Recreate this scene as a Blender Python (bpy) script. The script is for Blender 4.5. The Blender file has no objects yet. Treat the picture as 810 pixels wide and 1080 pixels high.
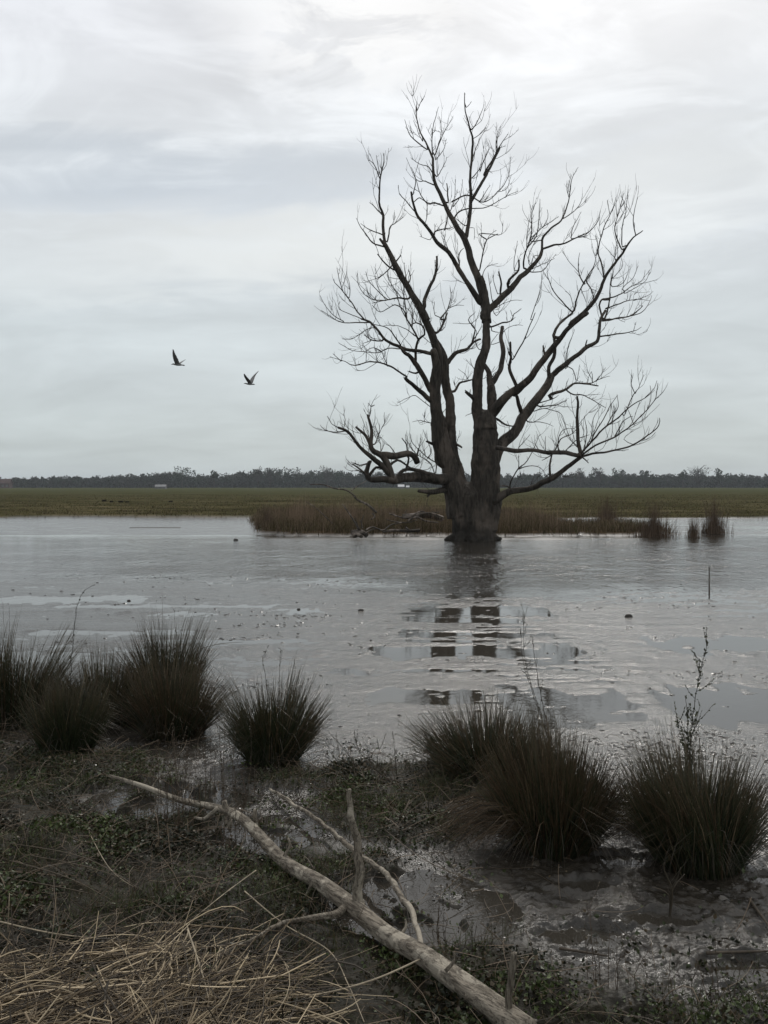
import bpy, math, random
import numpy as np
from mathutils import Vector, Matrix, Quaternion
SC = bpy.context.scene
COL = SC.collection
R = math.radians
random.seed(7)
RNG = np.random.default_rng(7)

# ------------------------------------------------------------------ camera
H = 1.7                      # eye height above the water
F = 935.0                    # focal length in photo pixels (810 x 1080)
PITCH = math.atan(28 / F)
cam = bpy.data.cameras.new('camera')
cam.sensor_fit = 'VERTICAL'; cam.sensor_height = 36; cam.lens = 36 * F / 1080
cam.clip_start = 0.05; cam.clip_end = 9000
camo = bpy.data.objects.new('camera', cam); COL.objects.link(camo)
camo.location = (0, 0, H); camo.rotation_euler = (math.pi / 2 - PITCH, 0, 0)
SC.camera = camo
SC.view_settings.view_transform = 'Standard'; SC.view_settings.look = 'None'
SC.view_settings.exposure = 0.12; SC.view_settings.gamma = 1
SC.view_settings.use_curve_mapping = False

# ------------------------------------------------------------------ sky and sun
SUN_EL, SUN_AZ = R(40), R(10)          # azimuth to the right of the view direction
W = bpy.data.worlds.new("World"); SC.world = W; W.use_nodes = True
def world():
    nt = W.node_tree; nt.nodes.clear(); N = nt.nodes.new; L = nt.links.new
    def M(op, a, b=None, c=None, clamp=False):
        n = N('ShaderNodeMath'); n.operation = op; n.use_clamp = clamp
        for i, v in enumerate((a, b, c)):
            if v is None: continue
            if isinstance(v, (int, float)): n.inputs[i].default_value = v
            else: L(v, n.inputs[i])
        return n.outputs[0]
    def mix(f, a, b, mode='MIX'):
        n = N('ShaderNodeMix'); n.data_type = 'RGBA'; n.blend_type = mode
        for s, v in (('Factor', f), ('A', a), ('B', b)):
            i = [k for k in n.inputs if k.name == s and k.enabled][0]
            if isinstance(v, (int, float)): i.default_value = v
            elif isinstance(v, tuple): i.default_value = (*v, 1)
            else: L(v, i)
        return [k for k in n.outputs if k.enabled][0]
    def ramp(x, *st):
        n = N('ShaderNodeValToRGB'); L(x, n.inputs[0]); e = n.color_ramp.elements
        n.color_ramp.interpolation = 'EASE'
        while len(e) < len(st): e.new(0.5)
        for k, (p, v) in zip(e, st):
            k.position = p; k.color = (*v, 1) if isinstance(v, tuple) else (v, v, v, 1)
        return n.outputs[0]
    def noise(vec, scale, det, rough, dist=0):
        n = N('ShaderNodeTexNoise'); L(vec, n.inputs['Vector']); n.inputs['Scale'].default_value = scale
        n.inputs['Detail'].default_value = det; n.inputs['Roughness'].default_value = rough
        n.inputs['Distortion'].default_value = dist
        return n.outputs[0]
    tc = N('ShaderNodeTexCoord').outputs['Generated']
    sp = N('ShaderNodeSeparateXYZ'); L(tc, sp.inputs[0])
    x, y, z = sp.outputs
    az = M('ARCTAN2', x, y)                       # 0 ahead, + to the right
    el = M('ARCSINE', z)
    zz = M('MAXIMUM', z, 0.0)
    k = M('DIVIDE', 1.0, M('ADD', zz, 0.22))
    cv = N('ShaderNodeCombineXYZ'); L(M('MULTIPLY', x, k), cv.inputs[0]); L(M('MULTIPLY', M('MULTIPLY', y, k), 1.5), cv.inputs[1])
    sv = N('ShaderNodeCombineXYZ'); L(az, sv.inputs[0]); L(M('MULTIPLY', M('SUBTRACT', el, M('MULTIPLY', az, 0.10)), 7.0), sv.inputs[1])
    n1 = noise(cv.outputs[0], 1.6, 8, 0.55, 0.6)
    n2 = noise(sv.outputs[0], 1.7, 6, 0.5, 0.5)
    n3 = noise(cv.outputs[0], 5.0, 8, 0.62, 0.8)
    base = ramp(zz, (0.0, (0.50, 0.56, 0.568)), (0.14, (0.585, 0.64, 0.66)), (0.30, (0.68, 0.72, 0.75)), (0.47, (0.80, 0.815, 0.835)), (0.8, (0.93, 0.94, 0.95)))
    soft = M('ADD', M('MULTIPLY', n2, 0.55), M('MULTIPLY', n1, 0.45))
    n4 = noise(cv.outputs[0], 3.1, 9, 0.6, 1.2)
    puff = M('MULTIPLY', M('SUBTRACT', ramp(n4, (0.40, 0.0), (0.66, 1.0)), 0.4), ramp(zz, (0.10, 0.15), (0.42, 1.0)))
    f = M('ADD', M('MULTIPLY_ADD', M('SUBTRACT', soft, 0.5), 0.95, 1.0), M('MULTIPLY', puff, 0.17))
    col = mix(1.0, base, f, 'MULTIPLY')
    # brighter towards the veiled sun
    sd = N('ShaderNodeVectorMath'); sd.operation = 'DOT_PRODUCT'; L(tc, sd.inputs[0])
    sd.inputs[1].default_value = (math.sin(SUN_AZ + .15) * math.cos(SUN_EL), math.cos(SUN_AZ + .15) * math.cos(SUN_EL), math.sin(SUN_EL))
    d = M('MAXIMUM', sd.outputs['Value'], 0.0)
    glow = M('ADD', M('MULTIPLY', M('POWER', d, 14.0), 0.13), M('MULTIPLY', M('POWER', d, 160.0), 4.0))
    glow = M('MULTIPLY', glow, M('SUBTRACT', 1.0, M('MULTIPLY', M('SUBTRACT', 1.0, zz), 0.35)))
    col = mix(1.0, col, mix(glow, (0, 0, 0), (1.0, 1.0, 0.985)), 'ADD')
    # bright torn cloud high up, a little left of centre
    g1 = M('SUBTRACT', 1.0, M('ADD', M('POWER', M('DIVIDE', M('ADD', az, 0.05), 0.17), 2.0), M('POWER', M('DIVIDE', M('SUBTRACT', el, 0.50), 0.11), 2.0)), None, True)
    tear = ramp(n3, (0.44, 0.0), (0.56, 1.0))
    col = mix(M('MULTIPLY', M('MULTIPLY', g1, tear), 0.75), col, (0.97, 0.975, 0.97))
    # long blue-grey bar over the left half
    w = M('ADD', M('MULTIPLY', M('SUBTRACT', n2, 0.5), 0.16), M('MULTIPLY', M('SUBTRACT', n4, 0.5), 0.07))
    ee = M('SUBTRACT', M('SUBTRACT', el, 0.338), M('MULTIPLY', az, 0.07))
    b = M('SUBTRACT', 1.0, M('POWER', M('ABSOLUTE', M('DIVIDE', M('ADD', ee, w), 0.038)), 1.6), None, True)
    side = ramp(M('ADD', az, 0.5), (0.02, 0.5), (0.22, 1.0), (0.42, 0.75), (0.66, 0.0))
    col = mix(M('MULTIPLY', M('MULTIPLY', b, side), 0.62), col, (0.46, 0.515, 0.575))
    # pale bank under it
    e2 = M('SUBTRACT', M('SUBTRACT', el, 0.268), M('MULTIPLY', az, 0.10))
    b2 = M('SUBTRACT', 1.0, M('POWER', M('ABSOLUTE', M('DIVIDE', M('ADD', e2, w), 0.05)), 2.0), None, True)
    col = mix(M('MULTIPLY', M('MULTIPLY', b2, ramp(M('ADD', az, 0.5), (0.05, 0.3), (0.4, 1.0), (0.9, 0.5))), 0.60), col, (0.80, 0.82, 0.80))
    # lilac-grey haze of cloud, upper left
    g3 = M('MULTIPLY', ramp(el, (0.34, 0.0), (0.50, 1.0)), ramp(M('ADD', az, 0.5), (0.1, 1.0), (0.5, 0.0)))
    col = mix(M('MULTIPLY', g3, 0.45), col, (0.62, 0.645, 0.70))
    skyt = N('ShaderNodeTexSky'); skyt.sky_type = 'NISHITA'; skyt.sun_disc = False
    skyt.sun_elevation = SUN_EL; skyt.sun_rotation = SUN_AZ
    skyt.dust_density = 2.0
    sk = mix(1.0, skyt.outputs[0], (0.07, 0.07, 0.07), 'MULTIPLY')
    col = mix(0.93, sk, col)
    bg = N('ShaderNodeBackground'); L(col, bg.inputs[0]); bg.inputs[1].default_value = 1.0
    out = N('ShaderNodeOutputWorld'); L(bg.outputs[0], out.inputs[0])
world()
sun = bpy.data.lights.new('sun', 'SUN'); sun.energy = 1.3; sun.angle = R(10); sun.color = (1.0, 0.955, 0.89)
suno = bpy.data.objects.new('sun', sun); COL.objects.link(suno)
sdir = Vector((math.sin(SUN_AZ) * math.cos(SUN_EL), math.cos(SUN_AZ) * math.cos(SUN_EL), math.sin(SUN_EL)))
suno.rotation_euler = sdir.to_track_quat('Z', 'Y').to_euler()
suno.location = (5, 10, 20)

# ------------------------------------------------------------------ numpy noise
_P = np.random.default_rng(3).permutation(256); _P = np.concatenate([_P, _P, _P])
_G = np.stack([np.cos(np.arange(256) * 2.399), np.sin(np.arange(256) * 2.399)], 1)
def perlin(x, y):
    x = np.asarray(x, float); y = np.asarray(y, float)
    xi = np.floor(x).astype(int); yi = np.floor(y).astype(int); xf = x - xi; yf = y - yi
    xi &= 255; yi &= 255
    u = xf * xf * xf * (xf * (xf * 6 - 15) + 10); v = yf * yf * yf * (yf * (yf * 6 - 15) + 10)
    def g(ix, iy, fx, fy):
        h = _G[_P[_P[ix & 255] + (iy & 255)]]
        return h[..., 0] * fx + h[..., 1] * fy
    a = g(xi, yi, xf, yf); b = g(xi + 1, yi, xf - 1, yf); c = g(xi, yi + 1, xf, yf - 1); d = g(xi + 1, yi + 1, xf - 1, yf - 1)
    return (a + (b - a) * u + ((c + (d - c) * u) - (a + (b - a) * u)) * v) * 1.5
def fbm(x, y, o=4, ro=0.5):
    s = 0; a = 1; n = 0
    for i in range(o):
        s = s + a * perlin(x * 2 ** i + 17.3 * i, y * 2 ** i - 9.1 * i); n += a; a *= ro
    return s / n
def sst(x, a, b):
    t = np.clip((x - a) / (b - a), 0, 1); return t * t * (3 - 2 * t)

# ------------------------------------------------------------------ terrain
def masks(x, y):
    """island (brown bank round the dead tree) and meadow weights"""
    j = 0.5 * fbm(x * 0.55, y * 0.4 + 5, 3)
    u = x / np.maximum(y, 1)
    shore = 29.6 + 0.55 * j + np.where(x < -2.6, 0.85 * np.maximum(-2.6 - x, 0) ** 1.2, 0) + 0.12 * np.maximum(x - 5, 0)
    back = np.where(x < 7.6, 60, 36.2 + 1.2 * j)
    isl = sst(y, shore, shore + 0.25) * sst(fbm(x * 2.6, y * 1.6, 3) + (y - shore) * .9, -.2, .15) * (1 - sst(y, back, back + 0.4)) * sst(u, -0.150 - 0.03 * j, -0.135 - 0.03 * j) * (1 - sst(x, 9.6 + j, 10.4 + j))
    ms = 44.5 + 3.4 * fbm(x * 0.16, y * 0.05 + 3, 5) + 0.0 * x
    mead = sst(y, ms, ms + 1.2)
    return isl, mead
def bankmask(x, y):
    n = 0.45 * fbm(x * 1.4 + 3, y * 1.4, 4)
    edge = 4.55 - 0.85 * (x + 0.6)
    bl = sst(x, -0.05, 0.75); edge = edge * (1 - bl) + 2.95 * bl
    m1 = 1 - sst(y - edge + n, -0.25, 0.2)
    hum = 1 - sst(np.hypot((x - 0.12) / 0.6, (y - 4.55) / 0.5) + n * 0.8, 0.7, 1.05)
    hum2 = 1 - sst(np.hypot((x + 0.05) / 0.75, (y - 5.05) / 0.28) + n * 0.8, 0.75, 1.05)
    pud = 1 - sst(np.hypot((x + 1.2) / 0.52, (y - 4.7) / 0.30) + n * 0.7, 0.75, 1.1)
    pud2 = 1 - sst(np.hypot((x - 0.15) / 0.4, (y - 3.55) / 0.35) + n * 1.0, 0.7, 1.1)
    pud3 = 1 - sst(np.hypot((x + 0.55) / 0.33, (y - 4.25) / 0.34) + n * 1.0, 0.6, 1.1)
    v = np.maximum(np.maximum(m1, hum), hum2 * 0.9)
    pp = np.maximum(np.maximum(pud, pud2), pud3) * sst(fbm(x * 5.5, y * 7.5, 3), -.38, -.12)
    return v * (1 - pp), pp
def hgt(x, y):
    x = np.asarray(x, float); y = np.asarray(y, float)
    wx = x + 0.5 * fbm(x * 0.4, y * 0.4, 2)
    big = fbm(wx * 0.28, y * 0.8, 4)
    med = fbm(wx * 1.3 + 5, y * 3.2, 4)
    fin = fbm(x * 8, y * 14, 4, 0.6)
    nf = 0.25 + 0.75 * sst(y, 5.5, 9.5)
    flat = 0.0042 + 0.0065 * big + 0.0055 * med + 0.0040 * fin * nf
    rg = fbm(x * 2.4 + 40, y * 4.6, 4, 0.62); zone = sst(fbm(x * 0.25 + 3, y * 0.7 + 8, 3), -0.22, 0.25)
    flat = flat - 0.0014 + 0.050 * np.clip(rg - 0.16, 0, 0.4) * zone * nf + 0.016 * nf * np.clip(fbm(x * 9, y * 15 + 3, 3) - 0.22, 0, 0.4) * zone
    # mirror pools lying between the mud bars
    for (yc, hw, xa, xb) in ((12.0, 0.38, 0.4, 2.2), (11.1, 0.16, 0.3, 1.7), (10.05, 0.13, 0.2, 1.9), (9.0, 0.28, -0.1, 2.0), (8.1, 0.05, 0.1, 1.0), (7.1, 0.20, -0.1, 0.75), (6.75, 0.55, 0.95, 1.9), (8.7, 0.25, -4.3, -2.9), (13.2, 0.45, -6.0, -3.6), (12.4, 0.12, -4.6, -1.6), (10.2, 0.15, -4, -2.2), (9.6, .08, -2.6, -.9), (6.9, 0.5, 2.2, 3.6), (9.4, 0.4, 2.9, 5.0)):
        wob = yc + 0.13 * fbm(x * 3.4, np.full_like(x, yc), 3)
        hv = hw * (1 + 1.5 * fbm(x * 2.6 + yc * 3, y * 1.5, 3)); m = (1 - sst(np.abs(y - wob), hv * 0.80, hv * 1.15)) * sst(x, xa - 0.1, xa + 0.1) * (1 - sst(x, xb - 0.15, xb + 0.15))
        m = m * sst(fbm(x * 3.2 + yc, y * 7, 4), -.42, -.18)
        flat = flat * (1 - m) - 0.012 * m
    zr = sst(x, .1, .4) * (1 - sst(x, 1.9, 2.4)) * sst(y, 6.4, 6.9) * (1 - sst(y, 12.8, 13.6))
    stp = sst(fbm(x * .9 + 3, y * 6.5, 4, .6), .16, .24) * zr
    flat = flat * (1 - stp) - .007 * stp
    edge = 15.6 + 3.5 * fbm(x * 0.10 + 2, y * 0.12, 4)
    flat = flat - 0.012 * sst(y, edge - 2.2, edge + 1.0) - 0.06 * sst(y, edge, edge + 5)
    # ridges of mud in front of the far bank
    ridge = np.exp(-((y - 28.3 - 0.12 * fbm(x * 0.5, y * 0, 2)) / 0.16) ** 2) * sst(x, -4.2, -3.6) * (1 - sst(x, 7.5, 9.5))
    far = sst(y, 27.0, 31.0)
    farflat = 0.001 + 0.004 * (x < -3) + 0.012 * fbm(x * 0.22, y * 0.5 + 9, 5) + 0.004 * fbm(x * 2, y * 4, 3)
    lf = (1 - sst(x, -7, -3.6)) * sst(y, 28.5 + x * 0.15 + 3.4, 33.5 + x * 0.15 + 3.4)
    flat = np.where(y > 27, flat * (1 - far) + (farflat + 0.004 * lf) * far, flat)
    flat = flat + 0.13 * ridge + 0.07 * np.exp(-((y - 35.7 - .2 * fbm(x * .5, y * 0, 2)) / 0.22) ** 2) * sst(x, -10.4, -9.8) * (1 - sst(x, -8.6, -8.0))
    isl, mead = masks(x, y)
    h = flat + isl * (0.09 + 0.05 * fbm(x * 0.8, y * 0.8, 4) - np.where(flat < 0, flat, 0)) + mead * (0.13 + 0.16 * fbm(x * 0.05, y * 0.05, 3) + 0.05 * fbm(x * 0.4, y * 0.4, 4))
    # near bank
    bk, pd = bankmask(x, y)
    near = 1 - sst(y, 5.2, 6.8)
    lump = fbm(x * 3.1, y * 4.0, 4, 0.55); l2 = fbm(x * 9, y * 11, 4, 0.6)
    mudb = (0.006 + 0.022 * lump + 0.022 * l2 + 0.011 * fbm(x * 26, y * 30, 3) + 0.007 * np.sin(x * 120 + 2 * lump) * (1 - sst(np.hypot((x - .86) / .22, (y - 3.36) / .09), .6, 1))) * sst(x, 0.2, 0.7) * (1 - sst(y, 4.6, 5.6))
    leftb = (0.006 + 0.010 * fbm(x * 22, y * 26, 3) + 0.018 * lump + 0.006 * l2) * (1 - sst(x, -0.9, -0.2)) * near
    h = h + near * mudb + leftb + near * bk * (0.035 + 0.035 * lump + 0.022 * l2)
    # footprints pressed into the mud, lower right
    for (fx, fy, a, b) in ((1.05, 3.95, .17, .10), (0.86, 3.72, .14, .07), (1.62, 3.30, .20, .12), (0.75, 3.28, .20, .09), (1.25, 3.05, .16, .09), (1.7, 3.75, .15, .08), (1.05, 3.42, .22, .07)):
        r = np.hypot((x - fx) / a, (y - fy) / b) + 0.35 * l2
        h = h - 0.028 * (1 - sst(r, 0.55, 1.0)) + 0.014 * np.exp(-((r - 1.2) / 0.22) ** 2)
    h = np.where(pd > 0, h * (1 - pd * near) - 0.014 * pd * near, h)
    return h

def P(px, py, d):
    """world point at forward distance d that lies along a photo pixel"""
    a = (px - 405) / F; b = (540 - py) / F
    f = math.cos(PITCH) + b * math.sin(PITCH); u = -math.sin(PITCH) + b * math.cos(PITCH)
    return Vector((a * d / f, d, H + u * d / f))
def gp(px, py, z=0.0):
    b = (540 - py) / F
    f = math.cos(PITCH) + b * math.sin(PITCH); u = -math.sin(PITCH) + b * math.cos(PITCH)
    d = (z - H) / u * f
    return P(px, py, d)

# ------------------------------------------------------------------ mesh helpers
def build(name, V, Fq=None, Ft=None, mat=None, parent=None, smooth=True, col=None, loc=None):
    """V (n,3); Fq (m,4) quads; Ft (k,3) triangles -> one linked mesh object"""
    V = np.asarray(V, np.float32).reshape(-1, 3)
    me = bpy.data.meshes.new(name)
    nq = 0 if Fq is None else len(Fq); nt = 0 if Ft is None else len(Ft)
    loops = np.concatenate([np.asarray(Fq, np.int32).ravel() if nq else np.empty(0, np.int32), np.asarray(Ft, np.int32).ravel() if nt else np.empty(0, np.int32)])
    tot = np.concatenate([np.full(nq, 4, np.int32), np.full(nt, 3, np.int32)])
    st = np.concatenate([[0], np.cumsum(tot)[:-1]]).astype(np.int32)
    me.vertices.add(len(V)); me.vertices.foreach_set('co', V.ravel())
    me.loops.add(len(loops)); me.loops.foreach_set('vertex_index', loops)
    me.polygons.add(len(tot)); me.polygons.foreach_set('loop_start', st); me.polygons.foreach_set('loop_total', tot)
    me.polygons.foreach_set('use_smooth', np.full(len(tot), smooth))
    me.update(calc_edges=True); me.validate()
    if col is not None:
        a = me.color_attributes.new('Col', 'FLOAT_COLOR', 'POINT')
        c = np.ones((len(V), 4), np.float32); c[:, :3] = col
        a.data.foreach_set('color', c.ravel())
    if mat: me.materials.append(mat)
    o = bpy.data.objects.new(name, me); COL.objects.link(o)
    if parent: o.parent = parent
    if loc is not None: o.location = loc
    return o
def tag(o, label=None, cat=None, group=None, kind=None):
    for k, v in (('label', label), ('category', cat), ('group', group), ('kind', kind)):
        if v: o[k] = v
    return o
def empty(name, loc, label, cat, group=None):
    o = bpy.data.objects.new(name, None); COL.objects.link(o); o.location = loc
    o.empty_display_size = 0.1
    return tag(o, label, cat, group)

class MB:
    """collects tubes and quads into one mesh"""
    def __init__(s): s.v = []; s.q = []; s.t = []; s.c = []; s.n = 0
    def add(s, V, Q=None, T=None, col=None):
        V = np.asarray(V, float).reshape(-1, 3)
        if Q is not None and len(Q): s.q.append(np.asarray(Q) + s.n)
        if T is not None and len(T): s.t.append(np.asarray(T) + s.n)
        c = np.ones((len(V), 3)) if col is None else np.broadcast_to(np.asarray(col, float), (len(V), 3))
        s.v.append(V); s.c.append(c); s.n += len(V)
    def tubes(s, C, rad, sides=3, col=None):
        """C (N,K,3) centre lines, rad (N,K) radii"""
        C = np.asarray(C, float); rad = np.asarray(rad, float); N, K, _ = C.shape
        T = np.gradient(C, axis=1); T /= np.linalg.norm(T, axis=2, keepdims=True) + 1e-9
        ref = np.where(np.abs(T[..., 2:3]) > 0.9, np.array([1.0, 0, 0]), np.array([0, 0, 1.0]))
        ref = np.broadcast_to(np.where(np.abs(T[:, :, 2:3]).mean(1, keepdims=True) > 0.75, np.array([1.0, 0.02, 0]), np.array([0, 0.02, 1.0])), T.shape)
        A = np.cross(T, ref); A /= np.linalg.norm(A, axis=2, keepdims=True) + 1e-9
        B = np.cross(T, A)
        ang = np.arange(sides) * 2 * math.pi / sides
        ring = A[:, :, None, :] * np.cos(ang)[None, None, :, None] + B[:, :, None, :] * np.sin(ang)[None, None, :, None]
        V = C[:, :, None, :] + ring * rad[:, :, None, None]
        i = np.arange(N)[:, None, None] * K * sides + np.arange(K - 1)[None, :, None] * sides
        j = np.arange(sides)[None, None, :]; j2 = (j + 1) % sides
        Q = np.stack([i + j, i + j2, i + sides + j2, i + sides + j], -1).reshape(-1, 4)
        cc = None
        if col is not None:
            col = np.asarray(col, float)
            if col.ndim == 2: col = col[:, None, :] * np.ones((1, K, 1))
            cc = np.repeat(col.reshape(N * K, 3), sides, 0)
        s.add(V.reshape(-1, 3), Q, None, cc)
    def tube(s, pts, r, sides=8, rough=0.0, col=None, capend=True, seed=0):
        """one tube with resampled, slightly irregular rings"""
        pts = np.asarray([tuple(p) for p in pts], float); r = np.asarray(r, float)
        n0 = s.n
        rad = r.copy(); C = pts[None]; T = np.gradient(pts, axis=0); T /= np.linalg.norm(T, axis=1, keepdims=True) + 1e-9
        A = np.cross(T[0], [0.31, 0.95, 0.05]); A /= np.linalg.norm(A) + 1e-9
        K = len(pts); V = np.zeros((K, sides, 3)); ang = np.arange(sides) * 2 * math.pi / sides
        rs = np.random.default_rng(seed + 11); ph = rs.random(3) * 9
        arc = np.concatenate([[0], np.cumsum(np.linalg.norm(np.diff(pts, axis=0), axis=1))])
        for k in range(K):
            A = A - T[k] * A.dot(T[k]); A /= np.linalg.norm(A) + 1e-9; B = np.cross(T[k], A)
            q = rad[k] * (1 + rough * (perlin(np.cos(ang) * 1.3 + ph[0] + arc[k] * 0.9, np.sin(ang) * 1.3 + ph[1] + arc[k] * 0.35)
                                      + 0.5 * perlin(np.cos(ang) * 3 + ph[2] + arc[k] * 1.6, np.sin(ang) * 3 + arc[k])))
            V[k] = pts[k] + A * (np.cos(ang) * q)[:, None] + B * (np.sin(ang) * q)[:, None]
        i = np.arange(K - 1)[:, None] * sides; j = np.arange(sides)[None]; j2 = (j + 1) % sides
        Q = np.stack([i + j, i + j2, i + sides + j2, i + sides + j], -1).reshape(-1, 4)
        VV = np.concatenate([V.reshape(-1, 3), [pts[0], pts[-1] + T[-1] * rad[-1] * 0.5]])
        a, b = K * sides, K * sides + 1
        Tt = [(j_ , a, (j_ + 1) % sides) for j_ in range(sides)] + [((K - 1) * sides + j_, (K - 1) * sides + (j_ + 1) % sides, b) for j_ in range(sides)]
        s.add(VV, Q, Tt, col)
    def build(s, name, mat=None, parent=None, smooth=True, loc=None):
        V = np.concatenate(s.v)
        if loc is not None: V = V - np.asarray(tuple(loc))
        return build(name, V, np.concatenate(s.q) if s.q else None, np.concatenate(s.t) if s.t else None, mat, parent, smooth, np.concatenate(s.c), None)

def resample(pts, r, step):
    pts = np.asarray(pts, float); r = np.asarray(r, float)
    # Catmull-Rom through the traced points
    n = len(pts); out = []; ro = []
    for i in range(n - 1):
        p0 = pts[max(i - 1, 0)]; p1 = pts[i]; p2 = pts[i + 1]; p3 = pts[min(i + 2, n - 1)]
        m = max(1, int(np.linalg.norm(p2 - p1) / step))
        for k in range(m):
            t = k / m
            out.append(0.5 * ((2 * p1) + (-p0 + p2) * t + (2 * p0 - 5 * p1 + 4 * p2 - p3) * t * t + (-p0 + 3 * p1 - 3 * p2 + p3) * t ** 3))
            ro.append(r[i] * (1 - t) + r[i + 1] * t)
    out.append(pts[-1]); ro.append(r[-1])
    return np.array(out), np.array(ro)

# ------------------------------------------------------------------ materials
class NT:
    def __init__(s, name):
        s.m = bpy.data.materials.new(name); s.m.use_nodes = True; s.t = s.m.node_tree; s.t.nodes.clear()
        s.out = s.t.nodes.new('ShaderNodeOutputMaterial'); s.p = s.t.nodes.new('ShaderNodeBsdfPrincipled'); s.L(s.p.outputs[0], s.out.inputs[0])
    def N(s, k): return s.t.nodes.new(k)
    def L(s, a, b): s.t.links.new(a, b)
    def set(s, i, v):
        if v is None: return
        if isinstance(v, (int, float)): i.default_value = (v, v, v, 1) if i.type == 'RGBA' else v
        elif isinstance(v, tuple): i.default_value = (*v, 1) if len(i.default_value) == 4 else v
        else: s.L(v, i)
    def math(s, op, a, b=None, c=None, clamp=False):
        n = s.N('ShaderNodeMath'); n.operation = op; n.use_clamp = clamp
        for i, v in enumerate((a, b, c)): s.set(n.inputs[i], v)
        return n.outputs[0]
    def mix(s, f, a, b, mode='MIX'):
        n = s.N('ShaderNodeMix'); n.data_type = 'RGBA'; n.blend_type = mode
        e = [k for k in n.inputs if k.enabled]
        s.set(e[0], f); s.set(e[1], a); s.set(e[2], b)
        return [k for k in n.outputs if k.enabled][0]
    def ramp(s, x, *st):
        n = s.N('ShaderNodeValToRGB'); s.L(x, n.inputs[0]); e = n.color_ramp.elements
        while len(e) < len(st): e.new(0.5)
        for k, (p, v) in zip(e, st): k.position = p; k.color = (*v, 1) if isinstance(v, tuple) else (v, v, v, 1)
        return n.outputs[0]
    def noise(s, vec, scale, det=4, rough=0.5, dist=0):
        n = s.N('ShaderNodeTexNoise')
        if vec is not None: s.L(vec, n.inputs['Vector'])
        n.inputs['Scale'].default_value = scale; n.inputs['Detail'].default_value = det
        n.inputs['Roughness'].default_value = rough; n.inputs['Distortion'].default_value = dist
        return n.outputs[0]
    def pos(s, sc=(1, 1, 1)):
        g = s.N('ShaderNodeNewGeometry').outputs['Position']
        m = s.N('ShaderNodeMapping'); s.L(g, m.inputs[0]); m.inputs['Scale'].default_value = sc
        return m.outputs[0]
    def obj(s, sc=(1, 1, 1)):
        g = s.N('ShaderNodeTexCoord').outputs['Object']
        m = s.N('ShaderNodeMapping'); s.L(g, m.inputs[0]); m.inputs['Scale'].default_value = sc
        return m.outputs[0]
    def attr(s, n):
        a = s.N('ShaderNodeAttribute'); a.attribute_name = n; return a
    def bump(s, h, strength=0.5, dist=0.01, normal=None):
        n = s.N('ShaderNodeBump'); s.L(h, n.inputs['Height']); s.set(n.inputs['Strength'], strength)
        n.inputs['Distance'].default_value = dist
        if normal is not None: s.L(normal, n.inputs['Normal'])
        return n.outputs[0]
    def fin(s, col=None, rough=None, nor=None, spec=None, ior=None, coat=None):
        s.set(s.p.inputs['Base Color'], col); s.set(s.p.inputs['Roughness'], rough)
        if nor is not None: s.L(nor, s.p.inputs['Normal'])
        s.set(s.p.inputs['Specular IOR Level'], spec); s.set(s.p.inputs['IOR'], ior)
        return s.m

def mat_ground():
    t = NT('wet mud and grass')
    a = t.attr('Col'); sp = t.N('ShaderNodeSeparateColor'); t.L(a.outputs['Color'], sp.inputs[0])
    isl, mead, bank = sp.outputs
    p = t.pos(); ps = t.pos((0.35, 1, 1))
    n1 = t.noise(p, 9, 8, 0.62); n2 = t.noise(p, 60, 6, 0.6); n3 = t.noise(ps, 2.2, 6, 0.6)
    mud = t.ramp(n1, (0.3, (0.016, 0.014, 0.011)), (0.7, (0.040, 0.034, 0.026)))
    mud = t.mix(t.ramp(n2, (0.55, 0.0), (0.75, 0.6)), mud, (0.02, 0.016, 0.011))
    g1 = t.noise(t.pos((0.12, 0.35, 1)), 0.6, 8, 0.65); g2 = t.noise(t.pos((0.4, 0.9, 1)), 1.2, 8, 0.7)
    grass = t.ramp(t.math('ADD', t.math('MULTIPLY', g1, 0.5), t.math('MULTIPLY', g2, 0.5)), (0.42, (0.024, 0.020, 0.010)), (0.5, (0.050, 0.046, 0.021)), (0.57, (0.095, 0.078, 0.044)))
    sepp = t.N('ShaderNodeSeparateXYZ'); t.L(t.pos(), sepp.inputs[0])
    farf = t.ramp(t.math('MULTIPLY', sepp.outputs[1], 1 / 300), (0.18, 0.0), (0.75, 1.0))
    grass = t.mix(t.math('MULTIPLY', farf, 0.75), grass, (0.052, 0.056, 0.024))
    brown = t.ramp(n3, (0.35, (0.03, 0.021, 0.012)), (0.65, (0.075, 0.05, 0.03)))
    soil = t.ramp(n1, (0.35, (0.008, 0.007, 0.004)), (0.7, (0.025, 0.021, 0.011)))
    c = t.mix(bank, mud, soil); c = t.mix(isl, c, brown); c = t.mix(mead, c, grass)
    dry = t.math('MAXIMUM', mead, t.math('MAXIMUM', isl, t.math('MULTIPLY', bank, 0.6)))
    wr = t.ramp(t.noise(t.pos((0.30, 1, 1)), 2.6, 8, 0.7), (0.35, 0.10), (0.65, 0.30))
    r = t.mix(dry, wr, 0.9)
    h = t.math('ADD', t.math('MULTIPLY', n1, 1.0), t.math('MULTIPLY', n2, 0.35))
    h = t.math('ADD', h, t.math('MULTIPLY', t.noise(p, 220, 3, 0.5), 0.12))
    st1 = t.noise(t.pos((0.45, 1.3, 1)), 3.0, 7, 0.65)
    nor = t.bump(st1, 0.25, 0.05)
    nor = t.bump(h, 0.6, 0.020, nor)
    spec = t.mix(dry, 0.35, 0.0)
    return t.fin(c, r, nor, spec)
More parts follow.
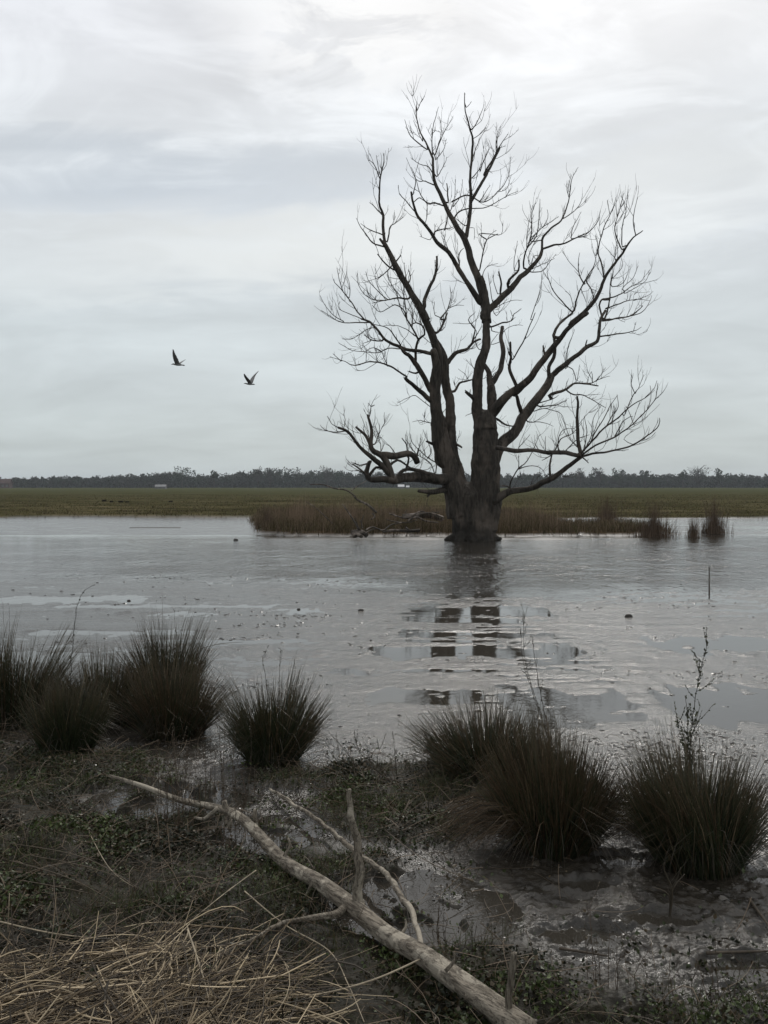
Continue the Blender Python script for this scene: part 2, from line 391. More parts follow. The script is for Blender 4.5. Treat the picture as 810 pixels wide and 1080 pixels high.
def mat_water():
    t = NT('murky water')
    s = t.N('ShaderNodeSeparateXYZ'); t.L(t.pos(), s.inputs[0])
    far = t.ramp(t.math('MULTIPLY', s.outputs[1], 1 / 60), (0.20, 0.0), (0.29, 1.0), (0.45, 0.7), (0.50, 0.15))
    patch = t.ramp(t.noise(t.pos((0.35, 0.55, 1)), 1.0, 6, 0.7), (0.36, 0.12), (0.62, 1.0))
    w = t.math('MULTIPLY', far, patch)
    big = t.noise(t.pos((1.0, 0.65, 1)), 1.5, 3, 0.5, 0.3)
    mid = t.noise(t.pos((0.7, 1.1, 1)), 5.5, 5, 0.6, 0.4); fine = t.noise(t.pos((0.8, 1.1, 1)), 19, 3, 0.5)
    sm = t.noise(t.pos((2.6, 0.9, 1)), 2.2, 3, 0.55, 0.2)
    gl = t.math('MULTIPLY', t.ramp(t.noise(t.pos((3.2, 1.1, 1)), 3.2, 2, 0.5), (0.64, 0.0), (0.70, 1.0)), t.ramp(t.math('MULTIPLY', s.outputs[1], 1 / 60), (0.215, 0.0), (0.25, 1.0), (0.32, 1.0), (0.40, 0.0)))
    gl = t.math('MULTIPLY', gl, t.ramp(t.noise(t.pos((0.5, 0.9, 1)), 1.1, 3, 0.5), (0.45, 0.0), (0.6, 1.0)))
    nor = t.bump(sm, t.math('MULTIPLY', far, 0.75), 0.045)
    nor = t.bump(gl, 1.0, 0.030, nor)
    nor = t.bump(big, t.math('ADD', t.math('MULTIPLY', far, 0.45), 0.004), 0.10, nor)
    nor = t.bump(t.math('ADD', mid, t.math('MULTIPLY', fine, 0.45)), t.math('ADD', t.math('MULTIPLY', w, 0.6), 0.015), 0.06, nor)
    t.set(t.p.inputs['Base Color'], (0.035, 0.031, 0.025))
    return t.fin(None, t.math('MULTIPLY_ADD', w, 0.03, 0.02), nor, 0.5, 1.42)
def mat_attr(name, rough=0.7, spec=0.3, bumps=None, trans=None):
    t = NT(name); c = t.attr('Col').outputs['Color']
    nor = t.bump(t.noise(t.obj(), bumps[0], 5, 0.6), bumps[1], bumps[2]) if bumps else None
    return t.fin(c, rough, nor, spec)
def mat_bark(name, dark, light, pale, sc=1.0, pale_amt=0.6):
    t = NT(name)
    po = t.obj((1, 1, 0.22)); n1 = t.noise(po, 14 * sc, 8, 0.65, 0.4); n2 = t.noise(t.obj((1, 1, 0.45)), 2.1 * sc, 5, 0.55)
    vz = t.N('ShaderNodeTexVoronoi'); t.L(t.obj((1, 1, 0.16)), vz.inputs['Vector']); vz.inputs['Scale'].default_value = 11 * sc
    c = t.ramp(n1, (0.33, dark), (0.66, light))
    c = t.mix(t.math('MULTIPLY', t.ramp(n2, (0.50, 0.0), (0.62, 1.0)), pale_amt), c, pale)
    if name == 'dead willow bark':
        zs = t.N('ShaderNodeSeparateXYZ'); t.L(t.obj(), zs.inputs[0])
        c = t.mix(t.math('MULTIPLY', t.ramp(t.math('ADD', zs.outputs[2], t.math('MULTIPLY', n2, 0.8)), (0.75, 1.0), (1.0, 0.0)), 0.6), c, (0.012, 0.011, 0.009))   # darker towards the foot of the tree, with an uneven upper edge
    h = t.math('ADD', t.math('MULTIPLY', n1, 0.7), t.math('MULTIPLY', vz.outputs['Distance'], 0.6))
    return t.fin(c, 0.85, t.bump(h, 0.9, 0.05 / sc), 0.2)
def mat_plain(name, c, rough=0.6, spec=0.4, var=0.25, scale=4):
    t = NT(name); n = t.noise(t.obj(), scale, 5, 0.6)
    d = tuple(k * (1 - var) for k in c); l = tuple(min(1, k * (1 + var)) for k in c)
    return t.fin(t.ramp(n, (0.35, d), (0.65, l)), rough, t.bump(n, 0.2, 0.01), spec)
def mat_log(name, rotz, sc):
    t = NT(name)
    def co(k):
        g = t.N('ShaderNodeTexCoord').outputs['Object']; r = t.N('ShaderNodeMapping'); t.L(g, r.inputs[0]); r.inputs['Rotation'].default_value = (0, 0, rotz)
        m = t.N('ShaderNodeMapping'); t.L(r.outputs[0], m.inputs[0]); m.inputs['Scale'].default_value = tuple(k); return m.outputs[0]
    st = co(sc); n1 = t.noise(st, 26, 8, 0.7, 0.5); n2 = t.noise(st, 110, 6, 0.7); n3 = t.noise(t.obj(), 5.0, 8, 0.7, 0.5); n4 = t.noise(t.obj(), 150, 4, 0.6)
    c = t.ramp(n1, (0.36, (0.11, 0.092, 0.070)), (0.60, (0.27, 0.235, 0.185)))
    c = t.mix(t.ramp(n2, (0.48, 0.0), (0.58, 0.85)), c, (0.05, 0.04, 0.03))
    c = t.mix(t.ramp(n3, (0.50, 0.0), (0.56, 0.8)), c, (0.37, 0.33, 0.265))
    h = t.math('ADD', t.math('ADD', t.math('MULTIPLY', n1, 1.2), t.math('MULTIPLY', n2, 0.5)), t.math('ADD', t.math('MULTIPLY', t.ramp(n3, (0.50, 1.0), (0.54, 0.4)), 0.5), t.math('MULTIPLY', n4, 0.2)))
    return t.fin(c, 0.8, t.bump(h, 1.0, 0.012), 0.2)
M_LOG = mat_log('bleached log', R(49.5), (.16, 1, 1)); M_PRONG = mat_log('bleached prong', 0, (1, 1, .16))
M_GROUND = mat_ground(); M_WATER = mat_water()
M_BARK = mat_bark('dead willow bark', (0.016, 0.014, 0.011), (0.060, 0.051, 0.042), (0.13, 0.105, 0.085), 1.0, 0.5)
M_TWIG = mat_plain('dead twig', (0.035, 0.030, 0.024), 0.8, 0.2)
M_DRIFT = mat_bark('grey driftwood', (0.025, 0.021, 0.017), (0.10, 0.085, 0.07), (0.24, 0.20, 0.17), 3.0, .8)
M_BLADE = mat_attr('rush blades', 0.5, 0.35)
M_DRYBLADE = mat_attr('dry matt blades', 0.9, 0.0)
M_STRAW = mat_attr('dry straw', 0.6, 0.35)
M_LEAF = mat_attr('small leaves', 0.5, 0.3)
M_MUD = mat_attr('wet mud crumbs', 0.28, 0.5)
M_FOL = mat_attr('far foliage', 0.9, 0.1)

# ------------------------------------------------------------------ ground and water sheets
def ground():
    pys = np.arange(1240, 548, -0.95)
    y = H * F / (pys - 512.0)
    yf = np.concatenate([np.geomspace(y[-1] * 1.008, 120, 70), np.geomspace(125, 6000, 50)])
    yb = np.linspace(-25, y[0] - 0.15, 24)
    Y = np.concatenate([yb, y, yf])
    u = np.linspace(-1, 1, 521); u = np.sign(u) * (np.abs(u) ** 1.0)
    core = 0.50; edge = np.array([0.62, 0.9, 1.4, 2.2])
    U = np.concatenate([-edge[::-1], u * core, edge])
    wid = np.maximum(np.abs(Y), 0) + 1.2
    wid = np.where(Y < 2, 3.2, wid)
    X = U[None, :] * wid[:, None]; X = np.where(np.abs(U[None, :]) > 0.55, np.sign(U) * (np.abs(X) + 12 * (np.abs(U) - 0.5)), X)
    YY = np.repeat(Y[:, None], len(U), 1)
    Z = hgt(X, YY)
    Z = np.where(YY < 1.5, 0.06, Z)
    V = np.stack([X, YY, Z], -1).reshape(-1, 3)
    n, m = len(Y), len(U)
    i = np.arange(n - 1)[:, None] * m + np.arange(m - 1)[None]
    Q = np.stack([i, i + 1, i + m + 1, i + m], -1).reshape(-1, 4)
    isl, mead = masks(X, YY); bk, _ = bankmask(X, YY); bk = bk * (1 - sst(YY, 5.4, 6.2)) + ((np.abs(YY - 28.2) < .5) & (Z > .012) & (isl < .1)) + ((np.abs(YY - 35.7) < .6) & (Z > .015) & (np.abs(X + 9.2) < 1.4))
    c = np.stack([isl, mead, bk], -1).reshape(-1, 3)
    tag(build('ground', V, Q, None, M_GROUND, None, True, c), kind='structure')
ground()
tag(build('water', [(-150, -8, 0), (150, -8, 0), (150, 62, 0), (-150, 62, 0)], [(0, 1, 2, 3)], None, M_WATER), kind='structure')

# ------------------------------------------------------------------ the dead willow
TD = 27.6                                   # distance of the trunk
PXM = TD / F                                # metres per photo pixel there
RG = {'1': (330, 90, 4.05), '2': (510, 90, 4.05), '3': (330, 330, 4.05), '4': (510, 330, 4.05), '6': (320, 240, 5.4), '5': (420, 320, 6.23), '7': (440, 440, 6.23)}
# region, points in that enlargement, width start, width end (same units), depth change in metres
LIMBS = {
 'a': [ # left leader
  ('5', [(290,810),(255,700),(250,560),(262,440),(262,330),(215,190),(160,70),(120,0)], 70, 46, -.4),
  ('1', [(485,1005),(430,905),(370,800),(330,720),(300,665)], 34, 20, -.3),
  ('1', [(310,690),(300,600),(300,550),(283,500),(290,390),(300,340),(305,290)], 14, 3, -.4),
  ('1', [(330,720),(285,655)], 16, 12, -.1),
  ('1', [(300,555),(270,525),(240,500)], 7, 2, .3), ('1', [(287,400),(265,345),(237,318)], 5, 2, -.3), ('1', [(288,385),(270,300)], 4, 2, .2),
  ('1', [(318,668),(328,610),(350,590),(388,562)], 7, 2, .6), ('1', [(305,690),(255,672),(215,620),(183,565)], 8, 2, -.6), ('1', [(302,640),(270,628),(235,612),(205,590)], 6, 2, -.5),
  ('1', [(345,765),(375,727)], 9, 5, .2), ('1', [(352,790),(310,760),(275,722)], 9, 5, -.3), ('1', [(345,760),(310,800),(275,828)], 6, 3, -.3),
  ('1', [(475,950),(482,900),(515,830),(528,785),(528,730)], 18, 10, .5),
  ('3', [(528,85),(550,60),(575,0)], 12, 8, .5), ('1', [(545,1000),(575,955),(590,900),(585,860)], 8, 2, .6), ('1', [(575,955),(610,940),(645,940)], 5, 2, .5),
  ('6', [(600,405),(530,400),(470,415),(390,430)], 12, 4, -.9), ('6', [(470,415),(400,410),(340,370),(310,310),(310,260)], 6, 2, -.6), ('6', [(480,410),(420,360),(370,300),(355,250)], 6, 2, -.3),
  ('6', [(560,400),(520,350),(485,290),(480,250)], 5, 2, -.5), ('6', [(590,330),(610,290),(600,235)], 10, 4, .5), ('6', [(560,290),(520,290),(480,280)], 4, 2, -.3), ('6', [(600,340),(580,270),(575,200)], 8, 3, .4),
  ('6', [(760,600),(790,560),(800,500)], 10, 5, .4), ('6', [(750,500),(745,420)], 5, 2, .3),
 ],
 'b': [ # left outer stem with its sweeping branches
  ('3', [(560,640),(535,540),(528,450),(523,380),(520,300),(528,230),(520,185),(512,160)], 62, 34, -.5),
  ('6', [(735,715),(690,712),(640,700),(585,695),(530,670),(470,640),(430,590),(380,540),(330,520)], 24, 10, -1.4),
  ('6', [(380,540),(300,540),(220,540),(150,505),(100,470)], 7, 2, -.8), ('6', [(230,535),(170,500),(130,450),(95,390)], 5, 2, -.5),
  ('6', [(350,525),(310,480),(260,410),(215,350),(175,310),(170,290)], 8, 2, -.6), ('6', [(225,360),(205,300),(190,230)], 5, 2, -.3), ('6', [(262,400),(265,330),(250,280)], 4, 2, .2),
  ('6', [(330,520),(260,490),(205,465),(205,420)], 5, 1.5, -.5), ('6', [(560,680),(520,620),(490,580),(440,560),(380,545)], 9, 4, -.5),
  ('3', [(505,335),(440,215),(400,175),(375,150)], 26, 12, -1.0), ('3', [(505,375),(440,320),(395,280)], 22, 16, -.8),
  ('6', [(590,850),(530,810),(470,780),(420,765),(360,765),(285,785),(235,765),(150,735)], 12, 3, -1.6), ('6', [(215,760),(170,715)], 4, 1.5, -.2), ('6', [(480,790),(460,740),(440,700),(400,685)], 6, 2, -.4),
  ('6', [(550,690),(480,690),(420,715),(350,705),(280,700),(200,655)], 7, 2, -1.1), ('6', [(440,705),(400,685),(360,700),(340,720)], 5, 2, .3),
  ('6', [(450,645),(390,640),(345,610)], 9, 6, .5), ('6', [(390,640),(340,660)], 5, 2, .2), ('6', [(440,600),(400,570),(350,585),(280,635),(220,635)], 5, 1.5, -.9),
  ('6', [(640,760),(640,700),(655,640),(690,610),(680,560),(640,540),(610,560)], 16, 6, -.7), ('6', [(655,640),(625,580),(590,520),(570,470),(520,440),(440,480),(390,440)], 12, 3, -.8),
  ('6', [(590,520),(580,430),(560,340),(555,300)], 7, 2, -.2), ('6', [(600,540),(560,470),(530,380),(500,330),(490,290)], 6, 2, .3), ('6', [(620,570),(620,480),(590,400),(570,350)], 6, 2, .5), ('6', [(655,630),(600,590),(540,560),(450,560)], 6, 2, -.5),
  ('6', [(680,570),(660,500),(630,430),(610,380)], 7, 2, .6), ('6', [(640,540),(600,470),(550,440)], 5, 2, .4),
  ('6', [(680,620),(720,655),(740,660)], 4, 2, .2), ('6', [(640,830),(600,820)], 12, 8, -.2),
  ('3', [(515,560),(485,548)], 14, 8, -.3), ('3', [(500,400),(440,355),(400,365),(360,385)], 4, 2, -.7), ('3', [(505,470),(460,460),(425,465)], 4, 2, -.5),
  ('3', [(610,560),(635,575)], 14, 8, -.3), ('3', [(530,640),(480,610),(430,560),(415,515)], 6, 2, -.8), ('3', [(505,600),(490,545),(470,500)], 4, 2, -.3),
  ('3', [(522,690),(500,640),(440,600),(400,545)], 5, 2, -.8),
 ],
 'c': [ # bough from the left stem over to the right
  ('3', [(575,215),(610,170),(660,155),(685,125),(715,112)], 20, 11, .7), ('3', [(680,125),(690,70),(665,30),(690,0)], 8, 3, .5), ('3', [(660,155),(690,110),(720,60)], 8, 3, .2),
  ('3', [(605,335),(625,300),(665,290),(720,280)], 12, 6, .4), ('3', [(665,290),(650,260),(620,240)], 3, 1.5, .2),
 ],
 'd': [ # centre leader
  ('1', [(742,1010),(738,950),(715,850),(680,765),(655,670),(605,590),(560,500),(520,405),(512,310)], 44, 11, .5),
  ('1', [(512,310),(485,255),(455,190),(443,130),(445,68)], 11, 3, .3), ('1', [(445,110),(460,75),(478,45)], 4, 1.5, .2), ('1', [(490,275),(430,230),(405,190),(392,145)], 6, 2, -.4), ('1', [(470,240),(450,200),(430,150)], 4, 1.5, .3),
  ('1', [(512,300),(508,230),(520,150),(537,90)], 6, 2, .4), ('1', [(520,300),(545,235),(560,200),(600,130)], 6, 2, .6), ('1', [(535,255),(550,190),(540,130)], 4, 1.5, .3), ('1', [(525,320),(560,270),(570,230)], 4, 1.5, .4),
  ('1', [(520,400),(495,350),(455,335),(422,312)], 6, 2, -.5), ('1', [(530,430),(480,410),(440,400),(400,310)], 6, 2, -.6), ('1', [(530,390),(555,350),(572,305)], 5, 1.5, .5),
  ('1', [(565,515),(520,500),(490,505),(455,455),(440,400)], 7, 3, -.6), ('1', [(578,500),(572,420)], 8, 5, .2), ('1', [(585,540),(605,480),(610,400)], 5, 1.5, .4), ('1', [(600,520),(630,470),(640,400)], 4, 1.5, .4),
  ('1', [(655,655),(668,560),(674,490),(672,380),(682,240),(668,180),(652,110),(648,33)], 18, 4, -.3), ('1', [(655,95),(678,68)], 4, 2, .1), ('1', [(678,190),(700,160),(733,82)], 6, 2, .3), ('1', [(680,230),(720,205),(740,180)], 4, 1.5, .3),
  ('1', [(675,340),(700,260),(735,190)], 5, 1.5, .4), ('1', [(676,400),(720,345),(752,270)], 5, 2, .5), ('1', [(674,495),(710,435),(745,370),(780,305),(800,265)], 15, 8, .4),
  ('2', [(0,385),(45,305),(75,250),(105,207)], 9, 2, .3), ('2', [(55,290),(55,230),(75,175)], 5, 1.5, .2), ('2', [(15,360),(40,375)], 3, 1, .1), ('2', [(-15,370),(10,300),(25,265)], 4, 1.5, -.2), ('1', [(783,300),(785,240),(805,190)], 5, 2, -.2),
  ('2', [(-135,498),(-70,470),(0,500),(60,455),(100,400),(118,305)], 8, 2, .6), ('2', [(-135,585),(-90,530),(0,525),(70,490),(150,450)], 8, 2, .8), ('2', [(60,455),(100,440),(120,380)], 3, 1.5, .2), ('2', [(90,480),(115,440)], 3, 1, .1), ('2', [(-20,500),(30,425)], 4, 1.5, .2),
  ('1', [(720,935),(690,890),(650,830),(610,760),(580,715),(530,670),(495,615),(450,560),(430,510),(420,455)], 26, 10, -1.0), ('1', [(425,470),(440,400),(420,350)], 5, 2, -.2),
  ('1', [(440,545),(395,490),(370,465),(365,425)], 5, 1.5, -.4), ('1', [(430,500),(455,480),(490,500),(540,505)], 5, 3, .4), ('1', [(515,640),(530,620),(590,610)], 9, 4, .4), ('1', [(560,620),(575,570),(570,540)], 5, 2, .2), ('1', [(520,640),(520,590)], 5, 2, 0),
  ('1', [(625,775),(625,720),(645,695)], 7, 3, .3), ('1', [(595,730),(570,680),(560,640)], 4, 1.5, .3), ('1', [(500,660),(455,645)], 3, 1.5, -.2), ('1', [(480,590),(490,540),(485,500)], 3, 1.5, .2),
  ('1', [(712,790),(725,720),(745,660),(790,635)], 7, 4, -.6), ('2', [(-20,635),(30,635),(75,635),(82,588)], 5, 1.5, -.2), ('2', [(0,700),(25,645),(55,620)], 3, 1.5, -.1),
  ('1', [(650,600),(625,580),(600,560)], 5, 2, .1), ('1', [(665,610),(690,610),(690,660)], 3, 1, .1), ('1', [(715,850),(740,780),(790,760)], 4, 1.5, .4),
 ],
 'e': [ # right upper limb
  ('2', [(-5,985),(25,955),(100,885),(150,830),(200,780),(238,735),(250,695)], 34, 15, .8),
  ('2', [(250,700),(252,650),(290,610),(330,578),(355,520),(370,460),(378,400),(403,350)], 12, 2, .5), ('2', [(365,480),(360,440),(378,380)], 4, 1.5, -.1),
  ('2', [(250,700),(300,682),(350,675),(390,652),(440,632),(470,605),(497,562)], 11, 2.5, .8), ('2', [(375,655),(385,600),(418,540)], 5, 1.5, .2), ('2', [(400,650),(443,645)], 6, 3, .1),
  ('2', [(335,572),(385,540),(415,500),(422,462)], 5, 1.5, .4), ('2', [(200,665),(250,610),(320,560)], 5, 1.5, -.3),
  ('2', [(172,780),(180,710),(203,650),(205,560),(225,500)], 9, 2, -.6), ('2', [(190,690),(225,640),(240,550),(240,485)], 6, 2, -.3), ('2', [(205,650),(270,580),(272,530)], 4, 1.5, .3), ('2', [(185,700),(190,600),(210,510)], 4, 1.5, -.3),
  ('2', [(105,860),(110,830),(150,790),(150,745)], 14, 8, -.3), ('2', [(130,790),(135,720),(145,665)], 4, 1.5, -.2), ('2', [(72,890),(75,850),(65,795)], 11, 8, -.2), ('2', [(40,930),(25,850),(20,800)], 4, 1.5, -.2), ('2', [(60,890),(45,840),(40,810)], 4, 1.5, 0),
  ('2', [(190,795),(245,795),(280,760),(310,720)], 6, 1.5, .6), ('2', [(180,800),(235,770),(305,740)], 4, 1.5, .5), ('2', [(205,770),(215,730),(240,730)], 5, 2, .2), ('2', [(30,960),(80,935),(120,920),(165,918)], 4, 1.5, .4), ('2', [(55,985),(90,940)], 3, 1.5, .2),
  ('2', [(210,785),(190,740),(230,650),(260,640)], 4, 1.5, -.2),
 ],
 'f': [ # long bough to the right
  ('5', [(590,760),(640,690),(700,625),(770,565),(830,520)], 78, 46, -.5),
  ('4', [(130,340),(200,275),(255,200),(290,155),(330,105),(380,50),(445,0)], 34, 18, -.8),
  ('2', [(370,1020),(440,960),(490,895),(515,830),(570,748),(605,700),(640,650),(682,618)], 20, 4, -.5),
  ('2', [(518,830),(500,750),(490,705),(510,620),(550,530),(565,478)], 8, 2, .4), ('2', [(540,550),(530,490)], 3, 1, .1), ('2', [(490,710),(480,730),(495,670)], 4, 1.5, 0),
  ('2', [(590,700),(560,620),(572,560),(600,460)], 6, 1.5, .4), ('2', [(593,690),(590,620),(608,540),(617,445)], 5, 1.5, -.3), ('2', [(650,640),(640,560),(660,478)], 5, 1.5, -.3), ('2', [(568,748),(520,690)], 3, 1.5, .3), ('2', [(570,560),(565,490)], 3, 1.5, .1),
  ('4', [(300,100),(315,60),(345,25),(380,0)], 14, 9, .5), ('2', [(335,1005),(385,965),(400,905),(430,840),(470,775),(480,730)], 10, 3, .4), ('2', [(430,850),(405,790),(410,715)], 7, 2, .2), ('2', [(410,800),(370,760),(340,710)], 3, 1.5, .1), ('2', [(375,965),(340,930),(300,880),(275,820),(272,780)], 7, 2, -.4), ('2', [(440,840),(465,880),(468,925)], 6, 4, -.1), ('2', [(445,830),(465,790),(500,740)], 4, 1.5, .1),
  ('4', [(262,180),(255,140)], 14, 8, 0), ('2', [(390,965),(370,900),(350,880)], 3, 1, .2), ('2', [(420,880),(440,930)], 3, 2, .2),
  ('4', [(95,385),(120,330),(85,340)], 6, 2, .2), ('4', [(150,330),(130,290),(110,235),(115,190),(112,125)], 18, 11, -.3), ('4', [(125,200),(165,130),(200,50),(220,0)], 7, 4, -.4), ('2', [(200,1000),(235,900),(258,795)], 4, 2, -.2),
  ('4', [(110,180),(105,150)], 6, 4, -.2), ('4', [(190,290),(210,250),(240,240)], 4, 1.5, -.3),
 ],
 'g': [ # outermost upright bough
  ('4', [(30,680),(45,620),(80,560),(130,510),(180,430),(240,355),(278,300),(290,270)], 60, 36, .7),
  ('4', [(290,270),(340,225),(400,180),(440,145),(485,120),(495,70),(500,30),(520,-10)], 26, 13, .6),
  ('4', [(282,290),(280,230),(300,190),(305,140),(300,95)], 18, 14, -.2), ('4', [(435,145),(442,115)], 8, 6, 0), ('4', [(290,265),(330,230),(360,230)], 9, 5, -.2),
  ('2', [(515,1000),(530,960),(540,890),(545,800)], 10, 4, .3), ('2', [(545,830),(590,780),(590,740)], 4, 1.5, .3),
  ('4', [(508,35),(560,25),(630,10),(680,-30)], 9, 5, .6), ('2', [(520,1000),(600,992),(680,965),(710,925),(720,898)], 6, 2, .6), ('2', [(505,915),(580,895),(640,855),(740,832)], 8, 2, .6), ('2', [(520,955),(600,925),(650,915),(710,918)], 7, 2, .7), ('2', [(600,890),(680,845),(712,795)], 4, 1.5, .3), ('2', [(550,860),(600,840),(625,770)], 5, 1.5, .3), ('2', [(590,870),(640,820),(660,770)], 4, 1.5, .2), ('2', [(640,855),(680,830),(690,790)], 3, 1.5, .2), ('2', [(545,850),(555,760)], 4, 1.5, .1),
  ('4', [(500,100),(570,90),(640,80),(675,60)], 8, 2, .5), ('4', [(640,80),(650,40)], 3, 1, 0), ('2', [(495,940),(510,1000)], 9, 10, 0), ('2', [(640,920),(700,900),(725,880)], 3, 1.5, .2),
  ('4', [(165,430),(150,390),(145,360),(130,330)], 20, 14, -.3), ('4', [(60,455),(100,480),(140,485)], 10, 5, -.3), ('4', [(75,560),(110,500),(100,460)], 4, 1.5, -.2), ('4', [(240,400),(300,395),(355,375)], 7, 3, .3), ('4', [(210,420),(260,410),(330,430),(350,480)], 5, 2, .2), ('4', [(190,465),(240,465),(300,485)], 6, 2, .2), ('4', [(215,390),(290,370),(320,350)], 6, 2, -.2),
  ('4', [(280,352),(330,335),(355,325),(390,300),(440,305),(490,312)], 15, 6, .6), ('4', [(355,330),(385,350),(420,350),(460,370),(520,405)], 8, 3, .5), ('4', [(400,300),(450,300),(490,285),(543,270)], 7, 2, .5), ('4', [(380,240),(400,290),(410,220)], 4, 1.5, .1), ('4', [(465,300),(460,250),(440,300)], 3, 1, .1), ('4', [(480,295),(515,240)], 3, 1.5, .1), ('4', [(350,240),(360,150),(390,70)], 4, 1.5, -.2), ('4', [(345,235),(350,190),(365,140)], 4, 1.5, .2),
 ],
 'h': [ # low right limb with the fan of rods
  ('4', [(20,830),(50,800),(110,765),(200,750),(260,722),(310,695),(370,650),(420,612)], 36, 17, -1.4),
  ('4', [(420,612),(480,600),(560,588),(640,562),(700,522),(750,482),(752,450)], 10, 3, -.8), ('4', [(425,605),(480,565),(560,530),(630,482),(700,412),(735,360),(745,300)], 9, 2, -.6), ('4', [(418,600),(460,550),(520,490),(580,442),(640,390),(690,362),(730,330)], 9, 2, -.3),
  ('4', [(415,600),(400,500),(402,400),(400,355)], 16, 9, -.2), ('4', [(405,608),(340,598),(270,597),(200,585),(120,588),(55,575)], 18, 22, 1.2),
  ('4', [(600,440),(640,350),(660,325),(683,265)], 5, 1.5, -.2), ('4', [(648,345),(628,300),(633,260)], 4, 1.5, -.1), ('4', [(460,548),(490,490),(520,440),(545,390),(570,350)], 6, 2, .1), ('4', [(430,590),(460,520),(470,450),(500,400)], 5, 2, .3), ('4', [(430,585),(440,510),(430,440)], 5, 2, .2),
  ('4', [(690,362),(730,320),(740,290)], 3, 1.5, -.1), ('4', [(560,530),(600,460),(640,440)], 5, 2, -.2), ('4', [(520,490),(550,440),(575,400),(570,350)], 5, 2, -.1), ('4', [(640,470),(610,400)], 3, 1.5, .1), ('4', [(700,410),(715,370),(710,310)], 3, 1.5, 0), ('4', [(640,562),(600,540),(640,500)], 3, 1.5, .1), ('4', [(560,588),(620,585)], 3, 2, .1),
  ('4', [(410,605),(450,640)], 9, 4, -.2), ('4', [(285,700),(283,650),(292,605)], 12, 7, -.1), ('4', [(300,595),(330,540),(380,515),(420,470)], 6, 2, .2), ('4', [(320,590),(320,540),(340,500),(390,490)], 5, 2, .1), ('4', [(340,598),(400,540),(450,520)], 5, 2, .2), ('4', [(265,590),(265,530)], 3, 1.5, 0), ('4', [(300,600),(250,632)], 5, 3, -.1),
  ('4', [(112,765),(118,720),(148,665),(190,630),(240,520)], 9, 2, -.4), ('4', [(148,668),(190,655),(240,660),(270,700)], 5, 2, -.2), ('4', [(150,655),(150,610)], 4, 2, -.1), ('4', [(200,745),(215,700)], 3, 1.5, 0), ('4', [(130,760),(100,740),(80,740)], 10, 5, .1), ('4', [(150,575),(200,520)], 3, 1.5, -.1), ('4', [(430,600),(370,540),(350,480),(330,440)], 4, 1.5, .2), ('4', [(310,690),(350,700),(380,690)], 4, 1.5, .1),
 ],
 'i': [ # broken contorted limb, low left
  ('3', [(600,705),(540,712),(480,702),(430,700),(380,705),(345,715)], 46, 34, -1.2),
  ('3', [(345,715),(300,712),(245,712),(230,690),(240,640),(245,635)], 26, 13, -.4), ('3', [(340,710),(325,660),(300,615),(250,580),(250,500),(235,435)], 28, 10, -.2), ('3', [(240,450),(247,400),(235,385)], 4, 2, 0), ('3', [(247,400),(265,392)], 3, 1.5, 0),
  ('3', [(330,690),(290,650),(240,610),(185,555),(150,505),(108,488)], 20, 8, -.8), ('3', [(135,505),(90,510),(50,500),(30,480)], 4, 1.5, -.3), ('3', [(110,490),(80,475),(60,440)], 3, 1.5, -.2), ('3', [(130,500),(140,460),(130,430)], 3, 1.5, .1),
  ('3', [(250,575),(225,525),(185,488)], 14, 9, .2), ('3', [(300,605),(350,612),(400,600),(430,612),(445,640)], 22, 26, .5), ('3', [(405,600),(400,560),(380,535)], 6, 3, .2), ('3', [(445,610),(452,575)], 8, 4, .1),
  ('3', [(350,715),(390,670),(440,672),(500,690)], 14, 16, .5), ('3', [(330,650),(360,630),(400,650),(430,670)], 10, 6, .3), ('3', [(235,700),(215,680),(170,645)], 10, 5, -.3), ('3', [(215,680),(180,670)], 5, 2, -.1), ('3', [(245,690),(270,660),(310,670)], 12, 7, .2),
  ('3', [(265,560),(280,520),(265,480)], 5, 2, .2), ('3', [(290,600),(290,560),(270,520)], 4, 2, .1), ('3', [(240,640),(200,650),(175,640)], 6, 3, .2), ('3', [(350,600),(330,570),(320,560)], 4, 2, .1),
  ('3', [(620,760),(560,755),(510,765),(450,762)], 30, 14, -.8), ('3', [(510,760),(490,785)], 14, 8, -.1), ('3', [(400,660),(410,620),(390,600)], 9, 6, .1),
 ],
 'j': [ # broken top of the right stem
  ('5', [(612,640),(612,560),(600,500),(590,440),(560,400)], 58, 34, .5), ('5', [(620,520),(655,460),(680,400),(690,300),(675,230),(685,150)], 44, 28, .7), ('5', [(690,190),(720,160),(780,140),(820,145)], 5, 2, .3),
  ('5', [(610,155),(680,128),(745,115),(760,70),(810,35)], 14, 5, .7), ('5', [(615,180),(660,190)], 7, 5, .1), ('5', [(745,115),(770,90)], 4, 2, .1), ('5', [(610,270),(640,220),(665,190)], 5, 3, .2), ('5', [(620,480),(640,450)], 8, 3, .1),
  ('5', [(510,640),(480,610),(445,580)], 34, 24, -.2), ('5', [(450,585),(438,570)], 12, 6, 0), ('5', [(470,595),(475,565)], 10, 5, 0),
  ('5', [(500,430),(480,390),(475,360)], 6, 2, -.1), ('5', [(530,300),(510,250),(515,180),(480,140),(530,90)], 6, 2, -.2), ('5', [(490,720),(440,740)], 4, 2, -.2), ('5', [(480,130),(430,135),(360,130)], 3, 1.5, -.2),
 ],
}
LIMB_LABEL = {'i': 'broken contorted limb low on the left', 'h': 'low limb on the right carrying a fan of straight rods', 'j': 'stub with a snapped top'}
def toimg(rg, p):
    ox, oy, s = RG[rg]; return ox + p[0] / s, oy + p[1] / s

